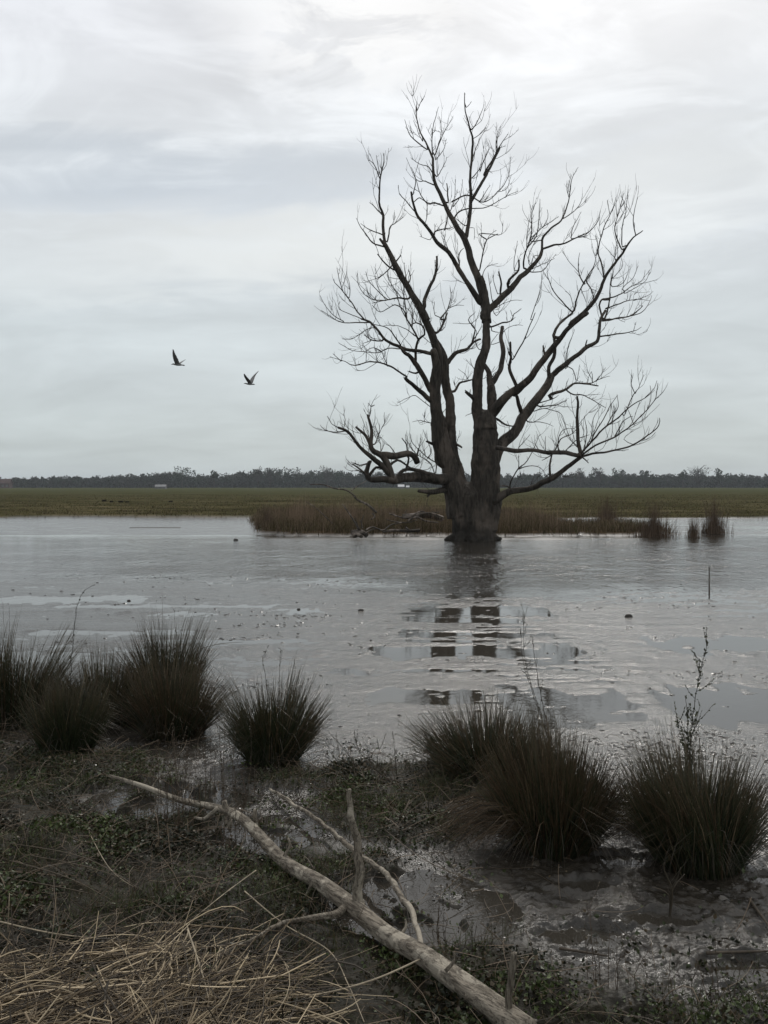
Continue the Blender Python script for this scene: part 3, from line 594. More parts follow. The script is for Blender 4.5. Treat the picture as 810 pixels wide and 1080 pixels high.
def willow():
    base = P(498, 570, TD); base.z = 0
    root = empty('dead_tree', base, 'huge bare dead willow with several stems standing at the water edge', 'tree')
    trunk = MB()
    tr = [  # trunk and main stems: region, pts, widths
     ('7', [(370,840),(365,760),(355,680),(345,600),(325,520),(290,450)], [305,262,242,240,235,120], 0),
     ('7', [(300,640),(262,520),(235,430),(215,330),(200,240),(175,140),(160,60),(150,0)], [190,165,150,100,78,70,60,56], -.25),
     ('7', [(310,560),(262,430),(240,330),(228,230),(222,150),(222,60),(222,-10)], [150,120,96,84,76,66,62], .1),
     ('5', [(345,810),(342,720),(338,640),(320,560),(305,470),(300,390),(255,280),(230,240)], [66,64,62,62,60,62,52,44], .15),
     ('5', [(252,810),(250,700),(235,600),(242,480),(250,380),(235,310)], [66,62,58,50,48,44], -.3),
     ('7', [(420,740),(430,620),(440,480),(440,360),(445,240),(445,120),(440,0)], [230,215,200,178,160,150,140], .1),
     ('7', [(450,640),(480,500),(495,380),(490,260),(500,200)], [140,110,96,90,60], -.1),
     ('5', [(570,830),(568,760),(560,720)], [140,130,110], .1),
     ('5', [(540,790),(520,700),(522,600),(520,500),(540,400),(575,290),(578,160),(580,60),(578,0),(566,-90),(545,-180)], [84,74,66,66,60,54,50,50,50,40,28], .1),
     ('5', [(600,800),(615,700),(615,610),(605,540)], [90,66,60,52], .35),
     ('7', [(250,800),(215,800),(180,806)], [70,48,14], -.35), ('7', [(460,790),(520,802),(560,800)], [90,50,12], -.3), ('7', [(390,740),(385,800),(390,830)], [60,80,50], -.7), ('7', [(300,740),(285,800),(275,822)], [60,70,30], -.6),
    ]
    nodes = []                                # (img x, img y, depth) of everything already built
    for k, (rg, pts, w, dz) in enumerate(tr):
        s = RG[rg][2]; ip = [toimg(rg, p) for p in pts]
        P3 = []
        for i, q in enumerate(ip):
            t = i / (len(ip) - 1); d = TD + dz * (0.5 + 0.5 * t)
            P3.append(tuple(P(q[0], q[1], d)))
        rr = np.array(w) / s * PXM / 2
        pp, rr2 = resample(P3, rr, 0.09)
        for p_ in pp: nodes.append(p_)
        trunk.tube(pp, rr2, 28, 0.22, seed=k)
    tr_o = trunk.build('trunk', M_BARK, root, True, base)
    rm = tr_o.modifiers.new('weld', 'REMESH'); rm.mode = 'VOXEL'; rm.voxel_size = 0.03; rm.use_smooth_shade = True
    for (nm, sc_, st) in (('knots', 0.45, 0.06), ('ridges', 0.12, 0.04)):
        tx = bpy.data.textures.new(nm, 'CLOUDS'); tx.noise_scale = sc_; tx.noise_depth = 3
        dm = tr_o.modifiers.new(nm, 'DISPLACE'); dm.texture = tx; dm.strength = st; dm.mid_level = 0.5
    nodes = [np.array(nodes)]
    rs = random.Random(5)
    own = []
    def nearest(p2):
        N = np.concatenate(nodes)
        f = N[:, 1]; ix = N[:, 0] / f * F; iz = (N[:, 2] - H) / f * F
        a = (p2[0] - 405); b = (540 - p2[1]) - 28
        q = np.sqrt((ix - a) ** 2 + (iz - b) ** 2); k = np.argmin(q)
        if own:
            M = np.concatenate(own); q2 = np.sqrt((M[:, 0] / M[:, 1] * F - a) ** 2 + ((M[:, 2] - H) / M[:, 1] * F - b) ** 2)
            if q2.min() < q[k] + 5: return M[np.argmin(q2)]
        return N[k]
    total = 0
    for key, items in LIMBS.items():
        own.clear(); big = MB(); tw = MB(); tc, trd = [], []
        for n, (rg, pts, w0, w1, dz) in enumerate(items):
            s = RG[rg][2]; ip = [toimg(rg, p) for p in pts]
            st = nearest(ip[0]); d0 = st[1]
            P3 = []
            for i, q in enumerate(ip):
                t = i / (len(ip) - 1)
                P3.append(tuple(P(q[0], q[1], d0 + dz * 1.5 * t)))
            gap = np.linalg.norm(np.array(P3[0]) - st)
            if gap < 0.55: P3.insert(0, tuple(st + (np.array(P3[0]) - st) * 0.05))
            else: print('gap', key, n, round(float(gap), 2)); P3.insert(0, tuple(np.array(P3[0]) + (np.array(P3[0]) - np.array(P3[1])) * 0.2))
            if key == 'i': w0 *= 1.2; w1 *= 1.15
            r0 = max(w0 * 0.95 / s * PXM / 2, 0.011); r1 = max(w1 / s * PXM / 2 * 0.8, 0.006)
            L = len(P3); rr = [r0 * 1.05] + [r0 + (r1 - r0) * (i / (L - 2)) ** 1.0 for i in range(L - 1)]
            pp, rr2 = resample(P3, rr, 0.10)
            # crooked: small wander growing along the bough
            wob = np.stack([fbm(np.arange(len(pp)) * 0.23 + n * 7.1 + j * 31, np.full(len(pp), n * 3.3), 3) for j in range(3)], 1)
            pp = pp + wob * np.minimum(np.arange(len(pp)) * 0.01, 0.035)[:, None]
            sd = 14 if r0 > 0.1 else 9 if r0 > 0.04 else 6
            (big if r0 > 0.03 else big).tube(pp, rr2, sd, 0.22 if r0 > 0.05 else 0.12, seed=n)
            nodes.append(pp); own.append(pp)
            # side twigs
            nb = int(len(pp) * (0.42 if r0 < 0.09 else 0.17 if r0 < 0.25 else 0.05))
            if key == 'j': nb = int(nb * 0.5)
            if key == 'i': nb = int(nb * 1.3) + 1
            for _ in range(nb):
                k = rs.randrange(max(1, int(len(pp) * 0.15)), len(pp)); 
                k = min(k, len(pp) - 2)
                T = pp[k + 1] - pp[k]; T /= np.linalg.norm(T) + 1e-9
                def sprout(p0, T, ln, rd, lev):
                    ax = np.array([rs.gauss(0, 1), rs.gauss(0, 1), rs.gauss(0, 1)]); ax -= T * ax.dot(T); ax /= np.linalg.norm(ax) + 1e-9
                    an = R(rs.uniform(20, 50)); D = T * math.cos(an) + ax * math.sin(an)
                    K = 7; q = [p0]; dd = D.copy()
                    for i in range(K - 1):
                        dd = dd + np.array([rs.gauss(0, .13), rs.gauss(0, .13), rs.gauss(0.16, .13)]); dd /= np.linalg.norm(dd)
                        q.append(q[-1] + dd * ln / (K - 1))
                    q = np.array(q); tc.append(q); trd.append(np.linspace(rd, rd * 0.45, K))
                    if lev > 0:
                        for _ in range(rs.randint(1, 3)):
                            i = rs.randrange(1, K - 1); d_ = q[i + 1] - q[i]; d_ /= np.linalg.norm(d_)
                            sprout(q[i], d_, ln * rs.uniform(.35, .7), rd * 0.7, lev - 1)
                ln = min(max(rs.expovariate(1 / 0.40), 0.12), 1.0) * (0.5 if k > 0.8 * len(pp) else 1)
                sprout(pp[k], T, ln, min(rr2[k] * 0.7, 0.0098), 1 if ln > 0.3 else 0)
        if tc: total += len(tc); big.tubes(np.array(tc), np.array(trd), 3)
        lo = big.build('limb', M_BARK, root, True, base)
        if key in LIMB_LABEL: lo['label'] = LIMB_LABEL[key]
    print('twigs', total)
willow()

# ------------------------------------------------------------------ rushes
def rush(px, py, wpx, hpx, label, n=1000, seed=0, lean=(0, 0), flop=0, brown=0.3, base_w=0.45, group='rush tussocks on the mud'):
    """tussock: base at the photo position, overall width and height in photo pixels there"""
    rs = np.random.default_rng(100 + seed)
    c = gp(px, py); d = c.y; z0 = float(hgt(c.x, c.y)); c.z = z0
    Wd = wpx * d / F; Hh = hpx * d / F * 1.02; rb = Wd * base_w * 0.5
    a = rs.random(n) * 2 * math.pi; q = np.sqrt(rs.random(n))
    bx = np.cos(a) * q * rb; by = np.sin(a) * q * rb
    tilt = q ** 0.9 * (0.80 + 0.35 * rs.random(n)) + 0.05 * rs.standard_normal(n)
    maxr = Wd * 0.5
    reach = np.clip(tilt, 0, 1.25) * (maxr - rb * 0.6)
    ln = Hh * (0.42 + 0.66 * rs.random(n) ** 0.8) * (1 - 0.26 * q ** 2)
    ln = np.where(rs.random(n) < 0.05, ln * 1.12, ln)
    ex = np.cos(a + 0.25 * rs.standard_normal(n)) * reach + lean[0] * ln; ey = np.sin(a + 0.25 * rs.standard_normal(n)) * reach * 0.85 + lean[1] * ln
    sc_ = rs.integers(0, 16, n); ox_ = rs.standard_normal(16) * .10; oy_ = rs.standard_normal(16) * .10; hs_ = rs.uniform(.78, 1.1, 16)
    ca_ = rs.random(16) * 6.283; cr_ = rs.random(16) ** .5 * rb; dd_ = (bx[:, None] - np.cos(ca_) * cr_) ** 2 + (by[:, None] - np.sin(ca_) * cr_) ** 2; sc_ = dd_.argmin(1)
    ln = ln * hs_[sc_]; ex = ex + ox_[sc_] * ln; ey = ey + oy_[sc_] * ln
    K = 6; t = np.linspace(0, 1, K)[None, :]
    drop = (rs.random(n) ** 3 * 0.22 + 0.03)[:, None]
    C = np.zeros((n, K, 3))
    pw = 1.25
    C[..., 0] = bx[:, None] + ex[:, None] * t ** pw; C[..., 1] = by[:, None] + ey[:, None] * t ** pw
    C[..., 2] = ln[:, None] * (t - drop * t ** 3) - 0.02
    kink = rs.standard_normal((n, 2, 1)) * 0.012 * np.sin(t * math.pi)[:, None, :]
    C[..., 0] += kink[:, 0]; C[..., 1] += kink[:, 1]
    rad = (0.0016 + 0.0006 * rs.random(n))[:, None] * np.array([1, 1, .95, .8, .55, .15])[None]
    g = np.array([0.014, 0.020, 0.010]); g2 = np.array([0.032, 0.040, 0.015]); br = np.array([0.085, 0.055, 0.030]); tip = np.array([0.09, 0.062, 0.036])
    m = rs.random(n)[:, None]; col = g * (1 - m) + g2 * m
    isb = (rs.random(n) < brown)[:, None]; col = np.where(isb, br * (0.4 + 0.7 * m), col)
    pal = (rs.random(n) < .035)[:, None]; col = np.where(pal, np.array([.17, .13, .08]) * (.5 + m), col)
    snap = rs.random(n) < .05; C[snap, 3:, 2] = C[snap, 3:4, 2] - (np.arange(3)[None] * .035 * Hh / .6); C[snap, 3:, 0] += np.arange(3)[None] * .05 * np.sign(ex[snap])[:, None]
    cc = col[:, None, :] * np.ones((1, K, 1)); cc[:, -2:] = cc[:, -2:] * 0.55 + tip * 0.45
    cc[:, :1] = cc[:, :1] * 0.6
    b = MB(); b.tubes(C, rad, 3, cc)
    # floppy dead blades round the foot
    nf = int(n * 0.07) + flop
    a = rs.random(nf) * 2 * math.pi
    if flop: a[:flop] = math.pi + rs.standard_normal(flop) * 0.36 + 0.12
    Lf = Hh * (0.35 + 0.55 * rs.random(nf)); 
    C = np.zeros((nf, K, 3)); up = (0.35 + 0.5 * rs.random(nf))[:, None]
    rr = Lf[:, None] * (t ** 1.05) * (0.9 if flop else 0.62)
    C[..., 0] = np.cos(a)[:, None] * (rb * 0.6 + rr); C[..., 1] = np.sin(a)[:, None] * (rb * 0.6 + rr * 0.8)
    C[..., 2] = Lf[:, None] * up * (1.9 * t - 1.75 * t ** 2) + 0.012
    kk = (0.5 + 0.7 * rs.random(nf))[:, None] * np.where(np.arange(nf)[:, None] < flop, np.array([[0.095, 0.064, 0.036]]), np.array([[0.035, 0.027, 0.017]]))
    b.tubes(C, np.full((nf, K), 0.0016) * np.array([1, 1, 1, .9, .7, .2])[None], 3, kk)
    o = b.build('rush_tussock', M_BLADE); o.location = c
    tag(o, label, 'rush', group)
    return c
rush(4, 764, 126, 112, 'tall dark rush tussock cut off by the left edge of the photo', 1500, 1, base_w=.6)
rush(55, 757, 95, 66, 'low rush tussock in the gap between the left edge tussock and its neighbours', 600, 11, base_w=.6)
rush(72, 797, 88, 92, 'round dark rush tussock nearest the viewer on the left, its foot on the bank', 1200, 2, base_w=.62, brown=.12)
rush(110, 762, 100, 90, 'shaggy rush tussock behind the foremost left one, curved stalk beside it', 1200, 3, base_w=.6)
rush(174, 742, 98, 104, 'highest-standing rush tussock of the left cluster, at its back', 1100, 4, base_w=.55, brown=.25)
rush(182, 774, 102, 100, 'brownish rush tussock at the right end of the left cluster', 1200, 5, base_w=.6, brown=.45)
rush(288, 802, 106, 98, 'lone vase-shaped rush tussock with narrow foot, standing clear in the mud', 1400, 6, base_w=.5, brown=.15)
rush(514, 816, 150, 84, 'spreading rush tussock behind the big right one, blades fanning to the left', 1300, 7, lean=(-.10, 0), base_w=.6, brown=.3)
rush(584, 892, 138, 136, 'biggest rush tussock, dead brown blades flopping to its left', 2600, 8, flop=260, base_w=.6, brown=.42)
rush(668, 868, 60, 60, 'small rush tuft between the two large right tussocks', 350, 12, base_w=.6, brown=.5)
rush(736, 911, 144, 143, 'large dark rush tussock near the right edge with a leafy weed rising from it', 2200, 9, lean=(-.06, 0), base_w=.58, brown=.2)

# ------------------------------------------------------------------ wooden pieces: generic branch on the ground
def wood(mb, pts, radii, step=0.02, sides=12, rough=0.2, seed=0):
    pp, rr = resample([tuple(p) for p in pts], radii, step); mb.tube(pp, rr, sides, rough, seed=seed)
def fallen_log():
    px = [(115,818,3.5),(150,830,6),(190,842,8),(235,857,11),(260,872,15),(300,905,19),(338,934,22),(372,957,27),(410,984,27),(445,1010,29),(485,1036,33),(520,1062,37),(556,1090,42)]
    pts, rad = [], []
    for (x, y, w) in px:
        z = 0.10; c = gp(x, y, z); rad.append(w * .76 / 2 * c.y / F); pts.append(c)
    crook = [(0,0),(0,.004),(0,-.006),(0,.01),(0,.012),(0,-.012),(0,.006),(0,0),(0,-.008),(0,.006),(0,0),(0,0),(0,0)]
    for q_, (dx_, dz_) in zip(pts, crook): q_.z += dz_ * 1.5
    b = Vector((pts[7].x, pts[7].y, 0.02))
    root = empty('fallen_branch', b, 'long bleached dead branch lying across the muddy bank towards the lower edge', 'branch')
    m = MB(); wood(m, pts, rad, 0.012, 24, 0.20, 3)
    m.build('main_stem', M_LOG, root, True, b)
    def side(px, d0, dd, seed, label=None, z=None):
        m = MB(); pp, rr = [], []
        for i, (x, y, w) in enumerate(px):
            c = gp(x, y, z[i]) if z else P(x, y, d0 + dd * i / (len(px) - 1))
            pp.append(c); rr.append(w * .8 / 2 * c.y / F)
        pp, rr = resample([tuple(q) for q in pp], rr, .03); wb = np.stack([fbm(np.arange(len(pp)) * .35 + seed * 5, np.full(len(pp), j * 7.7), 3) for j in range(3)], 1); pp = pp + wb * (rr[:, None] * 1.3) * np.minimum(1, np.arange(len(pp)) / 3)[:, None]
        wood(m, pp, rr, 0.008, 12, 0.3, seed); o = m.build('side_branch', M_LOG if z else M_PRONG, root, True, b)
        if label: o['label'] = label
    side([(378,960,15),(377,945,12),(379,915,11),(374,880,9.5),(369,852,7.5),(368,833,5)], pts[7].y, -0.02, 1, 'upright snapped prong')
    side([(539,1078,13),(538,1050,10),(541,1025,10),(543,1006,8)], gp(538, 1075, .1).y, -0.02, 2, 'short upright stub near the thick end')
    side([(242,872,9),(240,858,8),(237,845,6.5)], pts[3].y, -0.02, 3, 'short broken stub'); side([(270,880,6),(269,866,5),(269,854,4)], pts[4].y, -.02, 4)
    side([(284,832,3),(300,842,4.5),(330,861,5.5),(352,878,6),(372,896,7),(390,908,7),(408,922,8),(420,940,9),(432,958,9),(440,978,8),(443,1000,8)], 0, 0, 5, 'long thin side branch curving back beside the main stem', z=[.04,.05,.06,.07,.08,.09,.1,.1,.1,.1,.1])
    side([(384,955,17),(366,957,14),(350,965,11),(325,968,8),(300,972,6),(270,988,4),(240,1003,3),(212,1022,2)], 0, 0, 6, 'low side branch running off to the left', z=[.10,.1,.1,.1,.09,.09,.08,.07])
    side([(230,852,5),(215,864,4),(205,862,3)], pts[3].y, 0, 7)
    side([(300,903,5),(306,892,3.5),(304,884,2.5)], pts[5].y, 0, 8); side([(420,990,6),(428,978,4),(427,970,3)], pts[8].y, 0, 9); side([(330,930,5),(322,944,3.5),(310,950,2)], pts[6].y, 0, 10)
    side([(160,833,3),(166,822,2),(180,815,1.4)], pts[1].y, 0, 11); side([(470,1024,6),(480,1012,4),(478,1004,3)], pts[10].y, 0, 12)
    for i_, (a_, f_, s_) in enumerate([(3, .5, 1.0), (5, .3, .8), (6, .6, .9), (8, .4, .8), (9, .7, .9), (10, .5, .8), (4, .5, .9)]):
        p_ = pts[a_] + (pts[a_ + 1] - pts[a_]) * f_; r_ = rad[a_]; d_ = Vector((random.uniform(-1, 1), -.6, random.uniform(.1, 1))).normalized()
        k = MB(); wood(k, [p_ + d_ * r_ * .2, p_ + d_ * r_ * .85, p_ + d_ * r_ * 1.12], [r_ * .85 * s_, r_ * .55 * s_, r_ * .22 * s_], .006, 12, .4, i_)
        k.build('knot', M_PRONG, root, True, b)
fallen_log()

def stick(name, px, r, label, cat, mat, z=None, d=None, group=None, seed=0):
    pp = []
    for i, (x, y) in enumerate(px):
        pp.append(gp(x, y, z[i] if isinstance(z, (list, tuple)) else z) if d is None else P(x, y, d))
    b = Vector(pp[0]); m = MB()
    K = len(pp); rr = [r * (1 - 0.5 * i / (K - 1)) for i in range(K)]
    wood(m, pp, rr, 0.03, 6, 0.15, seed)
    o = m.build(name, mat, None, True, b); o.location = b
    return tag(o, label, cat, group)

# ------------------------------------------------------------------ weeds and dead stems
def weed(name, px, py, tips, r, label, leaf=0.0, dens=8, d=None, col=(0.05, 0.045, 0.025), seed=0, cat='weed', side=0.3, group=None, stem=(0.045, 0.036, 0.024), fork=0):
    """plant rooted at the photo position; each tip is the photo pixel its stalk reaches (same distance)"""
    rs = random.Random(seed); c = gp(px, py); z = float(hgt(c.x, c.y)); c.z = z; d = c.y
    root = empty(name, c, label, cat, group); st = MB(); lf = MB()
    LV, LQ, LC = [], [], []
    def leafq(p, D, s):
        u = np.array(D) / (np.linalg.norm(D) + 1e-9); a = np.cross(u, [rs.gauss(0, 1), rs.gauss(0, 1), rs.gauss(0, 1)]); a /= np.linalg.norm(a) + 1e-9
        w = s * 0.30; up = np.cross(u, a) * s * 0.12
        V = [p, p + u * s * .5 - a * w + up, p + u * s, p + u * s * .5 + a * w + up]
        k = rs.uniform(.6, 1.4); lf.add(V, [(0, 1, 2, 3)], None, np.array(col) * k)
    for ti, tip in enumerate(tips):
        base = np.array(c); via = tip[2:] if len(tip) > 2 else ()
        pts = [base] + [np.array(P(via[i], via[i + 1], d)) for i in range(0, len(via), 2)] + [np.array(P(tip[0], tip[1], d))]
        for i in range(1, len(pts)): pts[i] = pts[i] + np.array([0, (ti - len(tips) / 2) * 0.03 * i / len(pts), 0])
        if len(pts) == 2: pts.insert(1, (pts[0] + pts[1]) / 2 + np.array([rs.gauss(0, .012), rs.gauss(0, .012), 0]))
        L0 = np.linalg.norm(pts[-1] - pts[0])
        pp, rr = resample(pts, np.linspace(r, r * 0.4, len(pts)), 0.015)
        pp = pp + np.stack([0.012 * L0 * fbm(np.arange(len(pp)) * 0.2 + ti * 9, np.full(len(pp), seed + j * 5.5), 3) for j in range(3)], 1) * np.minimum(1, np.arange(len(pp)) / 6)[:, None]
        st.tube(pp, rr, 5, 0.1, col=np.array(stem) * rs.uniform(.7, 1.3))
        nb = int(dens * L0 / 0.3)
        for _ in range(nb):
            k = rs.randrange(int(len(pp) * .2), len(pp)); p = pp[k]
            T = pp[min(k + 1, len(pp) - 1)] - pp[max(k - 1, 0)]; T /= np.linalg.norm(T) + 1e-9
            D = T * 0.9 + np.array([rs.gauss(0, .5), rs.gauss(0, .5), 0.1])
            if side and rs.random() < side:
                l = rs.uniform(.02, .07) * (1 + fork); q = [p, p + D * l * .5, p + D * l + np.array([0, 0, l * .3])]
                q, qr = resample(q, [r * .5, r * .4, r * .25], 0.012); st.tube(q, qr, 4, 0, col=np.array(stem))
                if leaf: 
                    for e in q[1::1]: leafq(e, D + np.array([rs.gauss(0, .5)] * 3), leaf * rs.uniform(.6, 1.1))
            elif leaf: leafq(p, D, leaf * rs.uniform(.6, 1.2))
    st.build('stem', M_STRAW, root, True, c)
    if lf.n: lf.build('leaves', M_LEAF, root, False, c)
    return root
weed('leafy_weed', 727, 880, [(742,676,726,800,731,735),(722,735,726,800,724,765),(738,745,728,790,733,765),(716,765,724,800)], .0028, 'tall leafy weed rising above the large right tussock', leaf=.019, dens=30, col=(.055,.06,.03), seed=1)
weed('twiggy_weed', 582, 790, [(552,646,566,740,553,695),(549,668,565,740,552,700),(562,672,572,740,565,700)], .0026, 'bare twiggy weed standing behind the biggest tussock', leaf=.012, dens=12, seed=2)
weed('twiggy_weed', 412, 830, [(374,775,397,812,380,792),(400,790,400,808,398,800),(386,786,392,806)], .003, 'budded twig leaning left on the mossy hummock', leaf=.012, dens=16, seed=3)
weed('twiggy_weed', 419, 828, [(415,778,417,800)], .0026, 'single upright budded twig on the mossy hummock', leaf=.011, dens=14, seed=4)
weed('bent_weed', 384, 832, [(347,771,378,812,366,793),(343,782,370,820,352,798)], .0032, 'bent dark weed with a drooping seed head beside the lone tussock', leaf=0, dens=3, seed=5)
weed('forked_twig', 706, 966, [(697,905,708,938,698,915),(716,912,708,938,713,925),(722,922,709,940),(690,938,706,945)], .004, 'small forked twig stuck upright in the mud below the right tussock', dens=3, seed=6, cat='twig')
weed('tall_stalk', 72, 770, [(101,616,78,665,86,628)], .0026, 'tall curved reed stalk arching over the left tussocks', leaf=.018, dens=9, seed=8, side=0, cat='reed', stem=(.03,.026,.02))
weed('tall_stalk', 186, 740, [(184,644,187,690)], .0024, 'short seed-headed stalk poking out of the highest left tussock', leaf=.016, dens=8, seed=9, side=0, cat='reed')
weed('tall_stalk', 292, 800, [(296,683,294,740),(277,693,284,740),(311,712,300,750)], .0024, 'thin stalks with small buds rising from the lone tussock', leaf=.013, dens=9, seed=10, side=.1, cat='reed')
weed('tall_stalk', 8, 760, [(4,634,6,690),(10,640,9,700)], .002, 'fine pale stalks above the tussock at the left edge', leaf=.0, dens=3, seed=11, side=.0, cat='reed')
# thin dead stems, plant by plant
def dead_stems(px, py, n, hpx, spread, label, seed):
    rs = random.Random(seed); tips = []
    for _ in range(n):
        x = px + rs.gauss(0, spread); h = hpx * rs.uniform(.45, 1.1)
        tips.append((x + rs.gauss(0, 5), py - h, px + (x - px) * 0.9, py - 0.06 * hpx, x + rs.gauss(0, 3), py - h * 0.5))
    weed('dead_weed', px, py, tips, .0019, label, leaf=.011, dens=5, seed=seed, side=.25, group='dead weeds around the fallen branch', col=(.045, .035, .02), stem=(.06, .042, .028), cat='dead weed')
for i, (x, y, n, h, s, lb) in enumerate([
    (172, 880, 12, 105, 10, 'thin dead weed in front of the brownish tussock, left of the others'),
    (196, 890, 14, 120, 11, 'thick clump of dead weed stems crossing the thin end of the fallen branch'),
    (214, 868, 8, 90, 9, 'dead weed just behind the fallen branch by its first stub'),
    (246, 862, 12, 95, 10, 'dead weed left of the lone tussock foot'),
    (262, 900, 8, 60, 12, 'short dead weed beside the broken stub of the fallen branch'),
    (300, 846, 10, 38, 18, 'low dead weed in front of the lone tussock'),
    (236, 905, 9, 55, 14, 'low dead weed on the near side of the fallen branch'),
    (150, 845, 6, 50, 10, 'sparse dead weed behind the tip of the fallen branch'),
    (470, 1000, 7, 60, 14, 'dead weed behind the thick end of the fallen branch'),
    (650, 1050, 12, 75, 22, 'pale dead weed in the mud at the lower right'),
    (745, 1060, 10, 60, 20, 'dark dead weed in the lower right corner'),
    (18, 990, 6, 60, 14, 'dead weed at the left edge above the straw')]):
    dead_stems(x, y, n, h, s, lb, 40 + i)

for i, (a, b_, c_) in enumerate([((0, 905), (70, 925), (140, 962)), ((0, 888), (90, 905), (165, 950)), ((20, 900), (95, 915), (150, 935)), ((0, 925), (60, 935), (120, 948)), ((500, 930), (445, 905), (400, 870)), ((160, 985), (230, 960), (330, 925)), ((0, 935), (45, 915), (105, 905))]):
    P_ = [gp(*a, .05), gp(b_[0], b_[1], .13), gp(*c_, .04)]; m_ = MB(); pp_, rr_ = resample([tuple(q) for q in P_], [.0022, .0018, .001], .03); m_.tube(pp_, rr_, 5, .1, col=(.085, .064, .042), seed=i)
    o_ = m_.build('bent_reed', M_STRAW, None, True, P_[0]); o_.location = P_[0]
    tag(o_, ['second highest dead stem arching over the green bank at the left edge', 'topmost dead stem arching down to the right over the green bank', 'short dead stem arching between the two top ones on the green bank', 'dead stem arching low over the green bank, lowest at the left edge', 'dead stem arching over the mossy hummock left of the biggest tussock', 'dead stem rising from the straw towards the fallen branch', 'dead stem crossing the others on the green bank, rising to the right'][i], 'stem', 'arching dead stems on the bank')
# broken reed stalks and sticks lying about
PALE = mat_plain('pale reed', (0.26, 0.215, 0.15), 0.6, 0.3, .35, 30); DARKS = mat_plain('dark stick', (0.06, 0.048, 0.036), .8, .2, .3, 30)
gr = 'pale broken reed stalks standing in the straw'
stick('reed_stalk', [(6,1030),(10,942)], .0035, 'upright pale broken reed stalk nearest the left edge', 'reed', PALE, d=3.25, group=gr)
stick('reed_stalk', [(37,990),(54,951)], .0033, 'pale broken reed stalk leaning right, upper one of the left pair', 'reed', PALE, d=3.35, group=gr)
stick('reed_stalk', [(36,1028),(52,982)], .0033, 'pale broken reed stalk leaning right, lower one of the left pair', 'reed', PALE, d=3.2, group=gr)
stick('reed_stalk', [(185,970),(204,937)], .0033, 'short pale reed stalk slanting by the branch fork', 'reed', PALE, d=3.5, group=gr)
stick('reed_stalk', [(198,980),(217,1040),(222,1078)], .0033, 'pale reed stalk bending down through the straw to the lower edge', 'reed', PALE, z=[.2,.14,.1], group=gr)
stick('long_stem', [(455,1006),(392,1034),(320,1051),(240,1052),(140,1046)], .0035, 'long pale stem lying under the thick end of the fallen branch', 'stem', PALE, z=[.12,.1,.09,.1,.12])
stick('long_stem', [(258,940),(300,975),(347,1003),(368,1040),(384,1078)], .0028, 'kinked pale stem crossing the ground below the branch fork', 'stem', PALE, z=[.09,.08,.08,.08,.08])
stick('long_stem', [(0,972),(60,985),(140,993)], .003, 'pale stem lying level at the left above the straw heap', 'stem', PALE, z=[.12,.1,.08])
stick('long_stem', [(270,918),(240,940),(205,968)], .0028, 'pale stem slanting down left of the branch fork', 'stem', PALE, z=[.08,.1,.1])
stick('long_stem', [(90,870),(115,915),(145,938)], .002, 'thin arching stem on the green bank at the left', 'stem', PALE, z=[.05,.1,.06])
stick('dead_stick', [(330,820),(355,819),(405,819)], .006, 'straight dark stick lying level on the mud beside the lone tussock', 'stick', DARKS, z=.015)
stick('dead_stick', [(790,948),(812,978)], .007, 'dark stick lying on the mud at the right edge', 'stick', DARKS, z=.02)
stick('dead_stick', [(500,1012),(560,1030),(640,1060),(690,1082)], .006, 'long dark stick half sunk in the mud right of the fallen branch', 'stick', DARKS, z=[.03,.03,.03,.03])
stick('dead_stick', [(745,1005),(812,1003)], .007, 'dark stick pointing in from the right edge near the corner', 'stick', DARKS, z=.03)
stick('dead_stick', [(590,1000),(640,1008)], .006, 'short dark stick across the furrowed mud', 'stick', DARKS, z=.035)
stick('thin_pole', [(748,627),(748,598)], .012, 'thin stick standing upright in the open water on the right', 'stick', DARKS, d=gp(748, 627).y)
stick('arching_reed', [(212,684),(232,679),(257,677)], .002, 'thin stem arching right from the highest left tussock', 'stem', DARKS, d=6.0)

